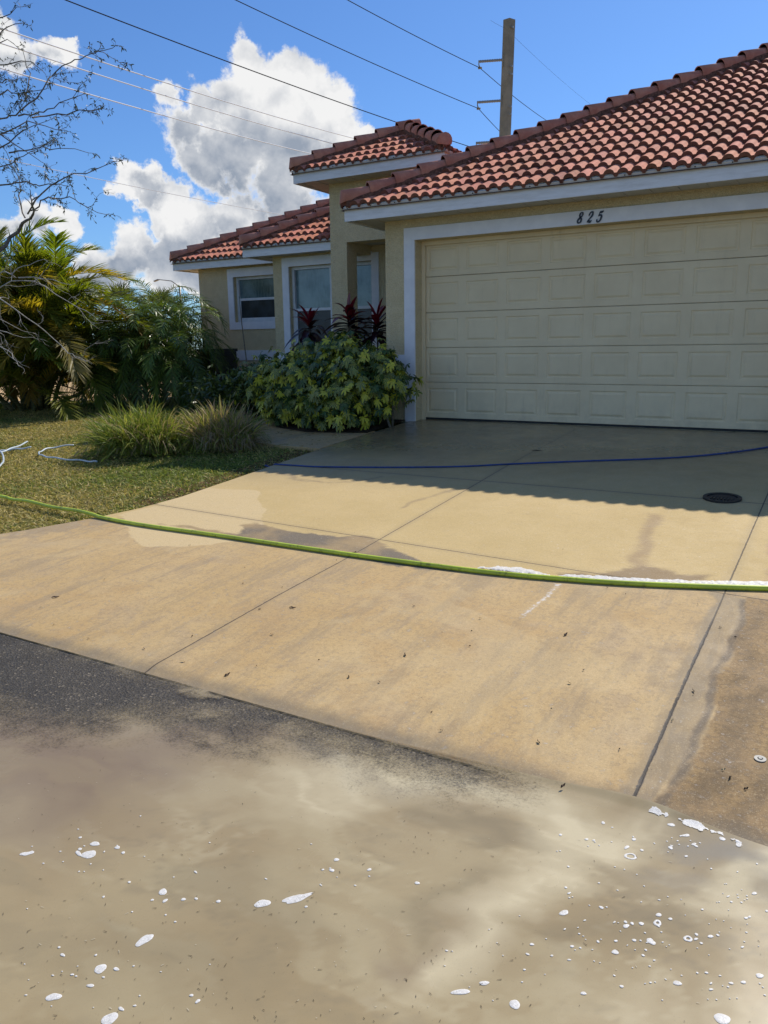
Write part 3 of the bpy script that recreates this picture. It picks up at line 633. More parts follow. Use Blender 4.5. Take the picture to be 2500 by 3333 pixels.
for a, b in zip(zs[:-1], zs[1:]):
    mb = MB(); y = 10.0; x0 = -5.19; pw = (-.505 - x0) / 8; b_ = b - .006
    for i in range(8): cell(mb, x0 + i * pw, x0 + (i + 1) * pw, a, b_ - .006, y)
    mb.add([(x0, y, b_ - .006), (-.505, y, b_ - .006), (-.505, y + .008, b_), (x0, y + .008, b_), (x0, y + .03, b_), (-.505, y + .03, b_)], [(0, 1, 2, 3), (3, 2, 5, 4)])
    mb.add([(x0, y, a), (-.505, y, a), (-.505, y + .03, a), (x0, y + .03, a)], [(0, 3, 2, 1)])
    mb.build('door_section', M_DOOR, door)
part('bottom_seal', [((-5.19, 9.995, .002), (-.505, 10.03, .026))], mat('black_rubber', lambda t: bsdf(t, t.mix(t.ramp(t.noise(t.pos(), 30, 3), .3, .7), (.012, .012, .012), (.03, .028, .025)), .7)), door)
part('door_stop', [((-5.205, 9.955, .0), (-5.155, 9.985, 2.40)), ((-5.205, 9.955, 2.401), (-.49, 9.985, 2.454)), ((-.54, 9.955, 0), (-.4905, 9.985, 2.40))], M_DOOR, door)

def window(x0, x1, z0, z1, rail, yw, trim, label):
    y = yw + .085; f = .055
    fr = part('window', [((x0, y, z0), (x0 + f, y + .07, z1)), ((x1 - f, y, z0), (x1, y + .07, z1)), ((x0 + f, y, z1 - f), (x1 - f, y + .07, z1)), ((x0 + f, y, z0), (x1 - f, y + .07, z0 + f)),
                         ((x0 + f, y + .004, rail - .028), (x1 - f, y + .06, rail + .022)), ((x0 + f, y + .012, z0 + f), (x0 + f + .03, y + .05, rail - .028)), ((x0 + f + .03, y + .012, z0 + f), (x1 - f, y + .05, z0 + f + .035)),
                         ((x0 + f * .45, y - .008, z0 + f), (x0 + f * .7, y, rail))], M_VINYL, label=label)
    part('glass_pane', [((x0 + f, y + .045, rail + .022), (x1 - f, y + .055, z1 - f))], M_GLASS, fr)
    part('screened_pane', [((x0 + f + .03, y + .03, z0 + f + .035), (x1 - f, y + .036, rail - .028))], M_SCREEN, fr)
    if trim: part('window_trim', trim, M_TRIM, fr)
    return fr
q = .15; yt = MY - .028
window(-9.18, -8.262, .95, 2.53, 1.745, MY, [((-9.18 - q, yt, .80), (-9.18, MY - .001, 2.69)), ((-7.353, yt, .80), (-7.353 + q, MY - .001, 2.66)), ((-9.18, yt, 2.53), (-7.353, MY - .001, 2.69)), ((-9.18, yt, .80), (-7.353, MY - .001, .95))], 'left half of the wide porch window')
window(-8.258, -7.353, .95, 2.53, 1.745, MY, None, 'right half of the wide porch window, seen past the column')
yt = LY_ - .028
window(-11.36, -9.95, 1.588, 2.52, 2.062, LY_, [((-11.51, yt, 1.438), (-11.36, LY_ - .001, 2.69)), ((-9.95, yt, 1.438), (-9.80, LY_ - .001, 2.69)), ((-11.36, yt, 2.52), (-9.95, LY_ - .001, 2.69)), ((-11.36, yt, 1.438), (-9.95, LY_ - .001, 1.588))], 'small high window at the far left')
part('room_backing', [((-9.18, MY + .19, .95), (-7.353, MY + .2, 2.53))], M_DARK); part('room_backing', [((-11.36, LY_ + .19, 1.588), (-9.95, LY_ + .2, 2.52))], M_DARK)
# house number
M_BLACK = mat('black_number', lambda t: bsdf(t, t.mix(t.ramp(t.noise(t.pos(), 50, 3), .3, .7), (.010, .010, .014), (.02, .02, .028)), .35))
M_GREYN = mat('number_outline', lambda t: bsdf(t, (.30, .30, .32), .5))
DIG = {'8': [[(.50, .53, .07), (.36, .60, .12), (.27, .72, .17), (.30, .86, .15), (.42, .95, .08), (.56, .96, .06), (.68, .90, .12), (.72, .78, .15), (.66, .65, .10), (.52, .55, .10), (.36, .46, .17), (.20, .36, .17), (.11, .22, .19), (.16, .09, .14), (.30, .02, .08), (.46, .02, .08), (.60, .10, .15), (.66, .24, .19), (.62, .38, .15), (.50, .53, .07)]],
       '2': [[(.28, .66, .15), (.22, .72, .14), (.26, .83, .11), (.38, .93, .09), (.54, .97, .08), (.69, .91, .14), (.75, .78, .18), (.70, .63, .17), (.56, .48, .13), (.38, .33, .10), (.20, .17, .09), (.10, .05, .08)],
             [(.10, .05, .08), (.24, .12, .12), (.40, .09, .17), (.56, .06, .17), (.68, .10, .10), (.74, .22, .05)]],
       '5': [[(.30, .93, .10), (.50, .90, .15), (.70, .93, .12), (.86, .99, .05)], [(.30, .93, .06), (.25, .75, .06), (.20, .55, .06)],
             [(.20, .55, .06), (.34, .63, .08), (.52, .63, .11), (.66, .54, .17), (.68, .38, .20), (.62, .20, .17), (.46, .06, .11), (.28, .02, .08), (.14, .07, .10), (.08, .17, .14), (.15, .24, .12)]]}
def digit(ch, x, z, hgt, lab):
    out = []
    for grow, yd, mt, nm in ((.0, .012, M_BLACK, 'house_number_digit'), (.055, .005, M_GREYN, 'digit_outline')):
        mb = MB()
        for st in DIG[ch]:
            pts = np.array([s_[:2] for s_ in st]); wd = np.array([s_[2] for s_ in st]); t_ = np.linspace(0, len(pts) - 1, len(pts) * 4)
            def cr(a, tt):
                i = np.clip(tt.astype(int), 0, len(a) - 2); f_ = tt - i; p0 = a[np.clip(i - 1, 0, len(a) - 1)]; p1 = a[i]; p2 = a[i + 1]; p3 = a[np.clip(i + 2, 0, len(a) - 1)]
                f_ = f_.reshape(-1, *([1] * (a.ndim - 1))); return .5 * (2 * p1 + (p2 - p0) * f_ + (2 * p0 - 5 * p1 + 4 * p2 - p3) * f_ ** 2 + (3 * p1 - p0 - 3 * p2 + p3) * f_ ** 3)
            pp = cr(pts, t_); ww = cr(wd, t_) * 1.3 + .01 + grow
            tg = unit(np.gradient(pp, axis=0)); nn = np.column_stack([-tg[:, 1], tg[:, 0]]); A = pp + nn * ww[:, None] / 2; B = pp - nn * ww[:, None] / 2
            def to3(a, yy): return [(x + (b[0] * .80 + b[1] * .26) * hgt * .78, yy, z + b[1] * hgt) for b in a]
            yf = W - .028 - yd; n_ = len(A); vs = to3(A, yf) + to3(B, yf) + to3(A, W - .0275) + to3(B, W - .0275)
            mb.add(vs, [(i, i + 1, n_ + i + 1, n_ + i) for i in range(n_ - 1)] + [(2 * n_ + i, 2 * n_ + i + 1, i + 1, i) for i in range(n_ - 1)] + [(n_ + i, n_ + i + 1, 3 * n_ + i + 1, 3 * n_ + i) for i in range(n_ - 1)])
        o_ = mb.build(nm, mt, house if not out else out[0]); out.append(o_)
    out[0]['label'] = lab
digit('8', -2.965, 2.478, .122, 'black italic numeral 8'); digit('2', -2.845, 2.474, .122, 'black italic numeral 2'); digit('5', -2.728, 2.470, .122, 'black italic numeral 5')

# air conditioner beside the far left wall
ac = empty('air_conditioner', (-11.6, 12.3, 0), 'dark boxy air conditioner standing in shade behind the low palm by the wall', 'air conditioner')
M_AC = mat('ac_dark_metal', lambda t: bsdf(t, t.mix(t.ramp(t.noise(t.pos(), 6, 4), .3, .7), (.03, .032, .03), (.05, .052, .05)), .6))
part('case', [((-12.1, 12.0, .04), (-11.08, 12.75, .98))], M_AC, ac); part('top_cover', [((-12.12, 11.98, .981), (-11.06, 12.77, 1.04))], M_AC, ac)
part('louvre_panel', [((-12.08, 11.975, .1 + .045 * i), (-11.1, 11.999, .125 + .045 * i)) for i in range(19)] + [((-11.079, 12.03, .1 + .045 * i), (-11.055, 12.72, .125 + .045 * i)) for i in range(19)], M_AC, ac)
part('pad', [((-12.2, 11.9, -.05), (-11.0, 12.85, .039))], mat('concrete_plain', None), ac)

# ================================================================== PLANTS
def ribbons3(P, D, Sd, N, L, W, droop, prof, seg=4, cmid=None, cedge=None, fold=.15):
    n = len(P); D = unit(D); Sd = unit(Sd); N = unit(N); L = np.broadcast_to(L, (n,)); W = np.broadcast_to(W, (n,)); rows = []
    for k in range(seg + 1):
        t = k / seg; c = (P + D * (L * t)[:, None]).copy(); c[:, 2] -= droop * L * t * t
        wv = Sd * (W * max(prof(t), .02) / 2)[:, None]; f_ = N * (W * max(prof(t), .02) * fold)[:, None]
        rows.append(np.stack([c - wv + f_, c, c + wv + f_], 1))
    V = np.stack(rows, 1).reshape(n, (seg + 1) * 3, 3); base = (np.arange(n) * (seg + 1) * 3)[:, None, None]
    q = np.array([[3 * k + j, 3 * k + j + 1, 3 * k + j + 4, 3 * k + j + 3] for k in range(seg) for j in (0, 1)])[None]
    cc = np.stack([cedge, cmid, cedge], 1); cc = np.tile(cc, (1, seg + 1, 1)).reshape(-1, 3)
    return V.reshape(-1, 3), (base + q).reshape(-1, 4), cc
def frond(soup, base, az, el, L, curl, nl, ll, lw, col, ang=58, vlift=.25, droop=.35, jit=.12, rcol=(.25, .24, .07), start=.16):
    n = nl + 1; t = np.linspace(0, 1, n); e = el - curl * t ** 1.25; ds = L / nl
    h = np.array([math.cos(az), math.sin(az), 0]); T_ = np.cos(e)[:, None] * h + np.sin(e)[:, None] * np.array([0, 0, 1.])
    P_ = np.array(base) + np.vstack([[0, 0, 0], np.cumsum(T_[:-1] * ds, 0)]); S_ = np.tile([-math.sin(az), math.cos(az), 0], (n, 1)); N_ = np.cross(S_, T_) * -1
    N_ = np.cross(T_, S_)
    k = t > start; tt = t[k]; m_ = k.sum()
    for sg in (-1, 1):
        A = np.radians(ang - 28 * tt + RS.randn(m_) * 6)
        Dd = T_[k] * np.cos(A)[:, None] + sg * S_[k] * np.sin(A)[:, None] + N_[k] * (vlift + RS.randn(m_) * jit)[:, None]
        LL = ll * np.sin(np.pi * np.clip(.12 + .80 * (tt - start) / (1 - start), 0, 1)) ** .55 * (1 + RS.randn(m_) * .07)
        cc = np.array(col) * (1 + RS.randn(m_, 1) * .16)
        soup.add(*ribbons(P_[k], Dd, np.cross(Dd, N_[k] + RS.randn(m_, 3) * .25), LL, lw, droop, 3, lambda q_: (1 - q_) ** .5 * min(1, .45 + q_ * 3), np.clip(cc, 0, 1)))
    for sd in (S_, N_): soup.add(*rachis(P_, sd, .012 * (L / 1.8) ** .5, rcol))
def rachis(P_, sd, w_, rcol):
    n = len(P_); ww = (w_ * (1 - .75 * np.linspace(0, 1, n)))[:, None]
    V = np.stack([P_ - sd * ww, P_ + sd * ww], 1).reshape(-1, 3); q = np.array([[2 * i, 2 * i + 1, 2 * i + 3, 2 * i + 2] for i in range(n - 1)])
    return V, q, np.tile(rcol, (len(V), 1))
M_PALM = leafmat('palm_leaf', .45, .45, .35, (1.7, 1.65, .4)); M_PYG = leafmat('date_palm_leaf', .36, .3, .45, (1.7, 1.5, .4)); M_GRASS = leafmat('grass_blade', .55, .35, .3, (1.15, 1.1, .7)); M_VAR = leafmat('variegated_leaf', .35, .22, .5, (1.1, 1.1, .5))
M_CORD = leafmat('cordyline_leaf', .3, .25, .6, (1.5, .5, .5)); M_BARK = mat('bark', lambda t: bsdf(t, t.mix(t.ramp(t.noise(t.scl(t.pos(), (1, 1, 4)), 12, 5, .7), .3, .7), (.09, .075, .055), (.24, .21, .16)), .9, t.bump(t.noise(t.scl(t.pos(), (1, 1, 6)), 20, 4), .5, .01), .2))
M_CANE = mat('palm_cane', lambda t: bsdf(t, t.mix(t.ramp(t.noise(t.scl(t.pos(), (1, 1, 9)), 5, 3), .4, .6), (.10, .12, .04), (.24, .21, .10)), .6))
GRN = np.array([.085, .125, .016]); YEL = np.array([.30, .26, .045]); ORG = np.array([.32, .13, .035]); TAN = np.array([.36, .26, .13])
def clump(name, label, cat, x, y, heads, mtl, frnd, grp=None):
    z0 = float(gz(y)) - .03; root = empty(name, (x, y, z0), label, cat, grp); sp = Soup()
    for (hx_, hy_, hz_, lean) in heads:
        mb = MB(); b0 = np.array([x + hx_ * .45, y + hy_ * .45, z0]); b1 = np.array([x + hx_, y + hy_, z0 + hz_]); n = 7; tt = np.linspace(0, 1, n)[:, None]
        mb.tube(b0 * (1 - tt) + b1 * tt + np.sin(tt * math.pi) * np.array([hx_, hy_, 0]) * -.1, np.linspace(.045, .03, n), 7); mb.build('trunk', M_CANE, root, True)
        frnd(sp, b1, hx_, hy_)
    sp.build('crown', mtl, root); return root
def areca(sp, b, hx_, hy_):
    a0 = RS.rand() * 6.28
    for k in range(8):
        az = a0 + k * 2.4 + RS.randn() * .2; el = math.radians(84 - 8 * k + RS.randn() * 7); r = RS.rand(); c = GRN * 1.35 * (1 - r * .5) + YEL * r * .42 if r < .9 else YEL * .9 + ORG * .2
        if k > 6 and RS.rand() < .6: c = c * .5 + (ORG if RS.rand() < .55 else TAN) * .5
        frond(sp, b, az, el, 1.75 + RS.randn() * .16, 1.25 + RS.rand() * .6, 66, .46, .034, c, 54, .34, .16)
hd = [(RS.randn() * .5, RS.randn() * .45, .3 + 1.7 * RS.rand(), 0) for _ in range(17)] + [(.95, -.25, 1.35, 0), (.7, .3, 1.9, 0), (.9, .1, .8, 0), (.2, -.5, 2.0, 0), (.5, -.8, .3, 0), (.9, -.5, .25, 0), (0, -.9, .35, 0), (-.5, -.8, .7, 0), (.9, .5, .3, 0)]
clump('areca_palm', 'tall feathery yellow-green palm clump at the left edge of the lawn', 'palm', -13.5, 9.5, hd, M_PALM, areca)
hd = [(RS.randn() * .6, RS.randn() * .5, .6 + 1.8 * RS.rand(), 0) for _ in range(10)] + [(.6, .3, 2.3, 0), (.2, -.7, 2.2, 0)]
clump('areca_palm', 'taller feathery palm clump half outside the left edge, behind the bare branches', 'palm', -15.1, 9.4, hd, M_PALM, areca)
def pyg(sp, b, hx_, hy_):
    a0 = RS.rand() * 6.28
    for k in range(32):
        az = a0 + k * 2.4; el = math.radians(80 - 3.6 * k + RS.randn() * 6); c = np.array([.070, .112, .018]) * (1 + RS.rand() * .9)
        if k > 28: c = c * .5 + TAN * .3
        frond(sp, b, az, el, 1.25 + RS.randn() * .1, 1.9 + RS.rand() * .5, 40, .25, .019, c, 62, .22, .3, .2, (.13, .14, .05))
clump('date_palm', 'low dark green drooping palm with many heads left of the house wall', 'palm', -11.75, 10.9, [(-.7, .05, 1.2, 0), (.05, -.25, 1.4, 0), (.7, .1, 1.25, 0), (-.2, .5, 1.7, 0), (.4, .4, 1.6, 0), (1.0, -.2, .85, 0), (-.9, -.3, .8, 0), (.3, -.5, .9, 0), (-.3, -.5, .9, 0)], M_PYG, pyg)
def sabal(sp, b, hx_, hy_):
    for k in range(26):
        az = k * 2.4; el = math.radians(80 - 5 * k); d = np.array([math.cos(az) * math.cos(el), math.sin(az) * math.cos(el), math.sin(el)]); p1 = b + d * .9
        s_ = unit(np.cross(d, [0, 0, 1.])); up = np.cross(s_, d); an = np.radians(np.linspace(-95, 95, 26)); Dd = d[None] * np.cos(an)[:, None] + s_[None] * np.sin(an)[:, None] + RS.randn(26, 3) * .05
        sp.add(*ribbons(np.tile(p1, (26, 1)), Dd, np.cross(Dd, up), .75, .05, .25, 3, None, np.array([.09, .11, .045]) * (1 + RS.randn(26, 1) * .2)))
        sp.add(*rachis(np.array([b, p1]), s_[None], .02, (.12, .12, .05)))
p = at_y(258, 640, 22); clump('fan_palm', 'far grey-green fan palm rising behind the low palm', 'palm', p[0], 22, [(0, 0, 2.35, 0)], M_PALM, sabal)
p = at_y(345, 640, 26); clump('fan_palm', 'second far fan palm just left of the street lamp', 'palm', p[0], 26, [(0, 0, 2.45, 0)], M_PALM, sabal)

def bush(name, label, cat, ell, n, fn, m, stems=5):
    c0 = np.mean([e[0] for e in ell], 0); z0 = float(gz(c0[1])) - .03; root = empty(name, (c0[0], c0[1], z0), label, cat); sp = Soup()
    wts = np.array([e[1][0] * e[1][1] + e[1][2] * e[1][0] for e in ell]); wts = wts / wts.sum()
    for (c, r), w_ in zip(ell, wts):
        k = int(n * w_); d = unit(RS.randn(k, 3)); d[:, 2] = np.where(d[:, 2] < -.6, -d[:, 2], d[:, 2]); rr = 1 - .55 * RS.rand(k) ** 1.6 + .12 * RS.rand(k) ** 3; bump_ = 1 + .19 * np.sin(d[:, 0] * 9 + d[:, 2] * 7) + .12 * np.sin(d[:, 1] * 11 + 2)
        P_ = np.array(c) + d * np.array(r) * (rr * bump_)[:, None]; ok = P_[:, 2] > z0 + .06; P_ = P_[ok]; d = d[ok]; rr = rr[ok]
        fn(sp, P_, unit(unit(d / np.array(r)) + RS.randn(len(P_), 3) * .55 + np.array([0, -.15, .25])), rr)
    for k in range(stems):
        e = ell[k % len(ell)]; mb = MB(); a = RS.rand(2) - .5; b0 = np.array([e[0][0] + a[0] * .5, e[0][1] + a[1] * .3, z0]); b1 = np.array(e[0]) + RS.randn(3) * np.array(e[1]) * .3
        mb.tube([b0, (b0 + b1) / 2 + [0, 0, .05], b1], [.018, .014, .008], 6); mb.build('stem', M_BARK, root, True)
    sp.build('foliage', m, root); return root
obov = lambda t: math.sin(math.pi * min(1, t ** 1.35)) ** .75 if t > 0 else .1
def schef(sp, P_, N_, rr):
    n = len(P_)
    a = unit(np.cross(N_, RS.randn(n, 3))); b = np.cross(N_, a); kind = RS.rand(n)
    for j in range(7):
        an = j * 2 * math.pi / 7 + RS.randn(n) * .12; Dd = a * np.cos(an)[:, None] + b * np.sin(an)[:, None] + N_ * .18 - np.array([0, 0, .08])
        gm = np.array([.05, .10, .015]); gr = np.outer(1 + RS.randn(n) * .2, gm)
        cream = np.where((kind < .30)[:, None], np.array([.62, .60, .07]), np.where((kind < .62)[:, None], np.array([.40, .42, .12]), np.array([.06, .115, .03])))
        mid = np.where((kind < .22)[:, None], np.array([.48, .48, .04]), gr)
        sp.add(*ribbons3(P_, Dd, np.cross(Dd, N_), N_, (.055 + .04 * RS.rand(n)), .026 + .010 * RS.rand(n), .15 + .5 * RS.rand(n), obov, 4, mid, cream * (1 + RS.randn(n, 1) * .1), .12))
bush('schefflera_shrub', 'big variegated green and yellow leafy bush beside the garage door corner', 'shrub', [((-5.85, 9.05, .38), (.62, .58, .52)), ((-5.42, 9.22, .50), (.42, .38, .42)), ((-6.1, 9.4, .66), (.5, .42, .5)), ((-5.9, 8.85, .18), (.55, .42, .36)), ((-5.5, 9.3, .66), (.28, .3, .36)), ((-6.35, 9.6, .82), (.32, .3, .34))], 2100, schef, M_VAR)
bush('schefflera_shrub', 'left half of the variegated bush in front of the porch column', 'shrub', [((-6.75, 9.15, .36), (.62, .52, .5)), ((-7.2, 9.5, .45), (.55, .5, .5)), ((-6.6, 9.7, .68), (.45, .4, .46)), ((-6.75, 8.95, .15), (.5, .35, .3)), ((-7.0, 9.6, .75), (.3, .3, .35)), ((-7.75, 9.55, .38), (.5, .42, .42))], 2000, schef, M_VAR)
def smallleaf(sp, P_, N_, rr):
    n = len(P_)
    for j in range(5):
        Dd = N_ + RS.randn(n, 3) * .8; sp.add(*ribbons(P_ + RS.randn(n, 3) * .05, Dd, np.cross(Dd, RS.randn(n, 3)), .08 + .04 * RS.rand(n), .035, .3, 3, obov, np.array([.07, .10, .02]) * (1 + RS.randn(n, 1) * .25)))
bush('leafy_shrub', 'low dull green bush under the far left window', 'shrub', [((-8.35, 9.6, .2), (.7, .45, .42)), ((-9.1, 9.9, .15), (.6, .45, .38)), ((-8.0, 9.7, .35), (.4, .4, .35))], 900, smallleaf, M_VAR)
# red cordylines
def cordyline(label, x, y, zt, leaves, k):
    z0 = float(gz(y)) - .03; root = empty('cordyline', (x, y, z0), label, 'plant', 'red cordylines by the porch'); mb = MB(); mb.tube([(x, y, z0), (x + .02, y, (z0 + zt) / 2), (x, y, zt)], [.016, .014, .012], 7); mb.build('stem', M_BARK, root, True)
    n = leaves; el = np.radians(np.linspace(78, -25, n)); az = np.arange(n) * 2.4 + k + RS.randn(n) * .5; el = el + RS.randn(n) * .16; Dd = np.column_stack([np.cos(az) * np.cos(el), np.sin(az) * np.cos(el), np.sin(el)]); S_ = np.column_stack([-np.sin(az), np.cos(az), np.zeros(n)])
    young = (np.arange(n) < n * .35)[:, None]; cm = np.where(young, np.array([.14, .008, .02]), np.array([.035, .008, .014])); ce = np.where(young, np.array([.18, .012, .03]), np.array([.025, .007, .010]))
    V, Q, cc = ribbons3(np.tile([x, y, zt], (n, 1)) + np.column_stack([np.zeros(n), np.zeros(n), -np.linspace(0, .24, n)]), Dd, S_, np.cross(Dd, S_), .34 + .22 * RS.rand(n), .085 + .04 * RS.rand(n), .2 + .5 * RS.rand(n), lambda t: math.sin(math.pi * min(1, .12 + .88 * t)) ** .8, 6, cm, ce, .2)
    fast('foliage', V, Q, M_CORD, root, True, cc)
cordyline('red-leaved cordyline standing alone before the porch window', -7.40, 10.3, 1.44, 26, .3); cordyline('dark red cordyline in front of the entry column, spreading left', -6.58, 10.2, 1.50, 34, 1.4); cordyline('dark red cordyline closest to the garage, right of the column', -6.15, 10.3, 1.42, 34, 2.9)
mb = MB(); mb.tube([(-9.30, 11, -.05), (-9.33, 11, .8), (-9.40, 11, 1.5), (-9.43, 11, 1.95)], [.012, .011, .009, .004], 6); tag(mb.build('bare_shoot', M_BARK, None, True), 'thin bare upright stem in front of the far left window', 'stem')

# grass tufts
def tuft(label, x, y, rx, ry, n, L0, green, grp='clumps of long grass'):
    z0 = float(gz(y)) - .03; root = None; a = RS.rand(n) * 6.28; r = RS.rand(n) ** .5; px, py = np.cos(a) * r, np.sin(a) * r
    P_ = np.column_stack([x + px * rx * .72, y + py * ry * .72, np.full(n, z0)]); P_[:, 2] += .12 * (1 - r) * RS.rand(n)
    out = np.column_stack([px * rx, py * ry, np.zeros(n)]) * .75 + RS.randn(n, 3) * np.array([.55, .55, .25]); Dd = unit(out) * (.2 + .6 * r * RS.rand(n))[:, None] + np.array([0, 0, 1.0])
    L = L0 * (.55 + .6 * RS.rand(n)) * (1 - .18 * r); m_ = RS.rand(n)[:, None]; c = np.where(m_ < green, np.array([.19, .25, .04]), np.where(m_ < green + .25, np.array([.36, .37, .07]), np.array([.40, .31, .18]))) * (1 + RS.randn(n, 1) * .22)
    V, Q, cc = ribbons(P_, Dd, np.cross(unit(Dd), RS.randn(n, 3)), L, .015, .35 + .65 * RS.rand(n), 5, lambda t: (1 - t) ** .5, np.clip(c, 0, 1))
    V[:, 2] = np.maximum(V[:, 2], z0 + .01 + .03 * RS.rand(len(V))); ob = fast('grass_clump', V, Q, M_GRASS, None, False, cc); tag(ob, label, 'ornamental grass', grp)
tuft('sunlit yellow-green clump of long arching grass on the lawn', -7.55, 6.85, .72, .6, 5200, 1.0, .62); tuft('shaded grey clump of dry long grass against the sunlit one', -6.72, 7.35, .55, .5, 3800, .95, .15); tuft('darkest clump of dry grass, nearest the walkway', -6.45, 7.25, .32, .3, 1300, .5, .15)

# lawn
def inside(px, py, poly):
    c = np.zeros(len(px), bool); n = len(poly)
    for i in range(n):
        a, b = poly[i], poly[(i + 1) % n]; c ^= ((a[1] > py) != (b[1] > py)) & (px < (b[0] - a[0]) * (py - a[1]) / (b[1] - a[1] + 1e-12) + a[0])
    return c
def pn(x, y, s, k=0):
    return (np.sin(x * s * 1.3 + k) * np.cos(y * s * 1.7 - k * 2) + np.sin((x + y) * s * .77 + 1.3 * k) + .5 * np.sin(x * s * 3.1 - y * s * 2.3 + k)) / 2.5
N = 420000; gx = -16 + RS.rand(N) * 10.9; gy = 3.0 + RS.rand(N) ** 1.25 * 11
edge_j = xl(gy) + .05 * np.sin(gy * 9) * RS.rand(N) + .035 * RS.rand(N) - .02
ok = (gx < np.where(gy > 8.9, -5.75, edge_j)) & (gx > -1.72 * gy - 1.2) & ~inside(gx, gy, wp) & ~((gy > 8.55) & (gx > -7.1)) & (-.75 * gx + gy < 21.2 + pn(gx, gy, 2)) & ~((gx > -12.2) & (gx < -11) & (gy > 11.9))
gx, gy = gx[ok], gy[ok]; n = len(gx); z = gz(gy) - .035; pat = pn(gx, gy, 1.1, 1) + RS.randn(n) * .45 + np.clip((xl(gy) - gx), 0, 3) * .12 - .25; dn = RS.rand(n)
gre = np.array([.20, .25, .05]); c = np.where((pat > .05)[:, None], gre * (1 + RS.randn(n, 1) * .25), np.where((dn < .5)[:, None], np.array([.54, .44, .18]), np.array([.37, .32, .10])) * (1 + RS.randn(n, 1) * .25))
nearw = (xl(gy) - gx < .35) & (gy > 4.9) & (RS.rand(n) < .6); c[nearw] = np.array([.22, .13, .07]) * (1 + RS.randn(nearw.sum(), 1) * .3)
Dd = RS.randn(n, 3) * np.array([.75, .75, .2]) + np.array([0, 0, .62]); hh = (.035 + .055 * RS.rand(n)) * np.where(nearw, .7, 1)
V, Q, cc = ribbons(np.column_stack([gx, gy, z]), Dd, np.cross(unit(Dd), RS.randn(n, 3)), hh, .0095, .4, 2, lambda t: (1 - t) ** .5, np.clip(c, 0, 1))
V[:, 2] = np.maximum(V[:, 2], np.repeat(z, 6) + .002); g = fast('lawn_grass', V, Q, M_GRASS, None, False, cc); tag(g, 'coarse half-green half-tan lawn grass left of the driveway', 'grass', None, 'stuff')
# mulch under the shrubs
mb = MB(); mp = [(-5.69, 9.76), (-5.35, 9.76), (-5.32, 9.0), (-5.33, 8.62), (-6.2, 8.45), (-6.9, 8.7), (-7.2, 9.2), (-7.05, 10.9), (-6.2, 11.0), (-5.69, 11)]
mb.add([(x, y, float(gz(y)) + .012) for x, y in mp], [tuple(range(len(mp)))]); struct(mb.build('planting_bed', mat('mulch', lambda t: bsdf(t, t.mix(t.ramp(t.noise(t.pos(), 45, 5, .7), .35, .65), (.02, .015, .01), (.09, .065, .04)), .95, t.bump(t.noise(t.pos(), 60, 4), 1, .02), .1))))

# ------------------------------------------------------------------ bare tree leaning in from the left
tree = empty('bare_tree', at_y(-230, 1150, 6.4) * [1, 1, 0] + [0, 0, -.35], 'nearly leafless tree reaching thin twigs in from the left edge of the photo', 'tree')
TY = 6.4; RT = np.random.RandomState(3); trunk = MB(); grey = MB(); lv = Soup(); LP = []; LD = []
def poly3(px, off, bend=.25):
    k = len(px); ph = RT.rand() * 6.28; return np.array([at_y(u, v, TY + off + bend * math.sin(ph + i * .9)) for i, (u, v) in enumerate(px)])
def resample(p, n):
    d = np.r_[0, np.cumsum(np.linalg.norm(np.diff(p, axis=0), axis=1))]; s_ = np.linspace(0, d[-1], n); return np.column_stack([np.interp(s_, d, p[:, i]) for i in range(3)])
def twig(mb, p0, d, L, r, depth, leaves):
    n = 5; pts = [p0]; dd = unit(d)
    for i in range(n): dd = unit(dd + RT.randn(3) * .22); pts.append(pts[-1] + dd * L / n)
    pts = np.array(pts); mb.tube(pts, np.linspace(r, r * .45, n + 1), 4, False)
    if leaves:
        for q_ in range(int(L * 34)):
            f_ = RT.rand() ** .7; i = min(int(f_ * n), n - 1); LP.append(pts[i] + (pts[i + 1] - pts[i]) * (f_ * n - i)); LD.append(dd * .6 + RT.randn(3) * .7)
    if depth:
        for k in range(RT.randint(2, 5)):
            i = RT.randint(1, n + 1); twig(mb, pts[i], unit(pts[i] - pts[i - 1]) + RT.randn(3) * .75, L * (.4 + .3 * RT.rand()), r * .6, depth - 1, leaves)
def limb(px, r0, r1, off, mb, leaves=True, dens=9., tl=.38, dep=1):
    p3 = poly3(px, off); L = np.linalg.norm(np.diff(p3, axis=0), axis=1).sum(); n = max(6, int(L * 8)); p3 = resample(p3, n); p3[1:-1] += RT.randn(n - 2, 3) * .012
    mb.tube(p3, np.linspace(r0, r1, n), 6, False)
    for k in range(int(L * dens)):
        f_ = .12 + .88 * RT.rand(); i = min(int(f_ * (n - 1)), n - 2); d = unit(p3[i + 1] - p3[i]); twig(mb, p3[i], d * .8 + RT.randn(3) * .8 + [0, 0, .12], tl * (.35 + .8 * RT.rand()), .0034, dep, leaves)
    twig(mb, p3[-1], p3[-1] - p3[-2], tl * .6, r1, 1, leaves)
limb([(-230, 1100), (-200, 850), (-120, 650), (0, 540), (30, 505), (55, 480), (72, 462)], .09, .014, 0, trunk, False, .6)
limb([(-120, 640), (-130, 500), (-90, 380), (-60, 260), (-50, 120)], .05, .02, -.2, trunk, True, 4)
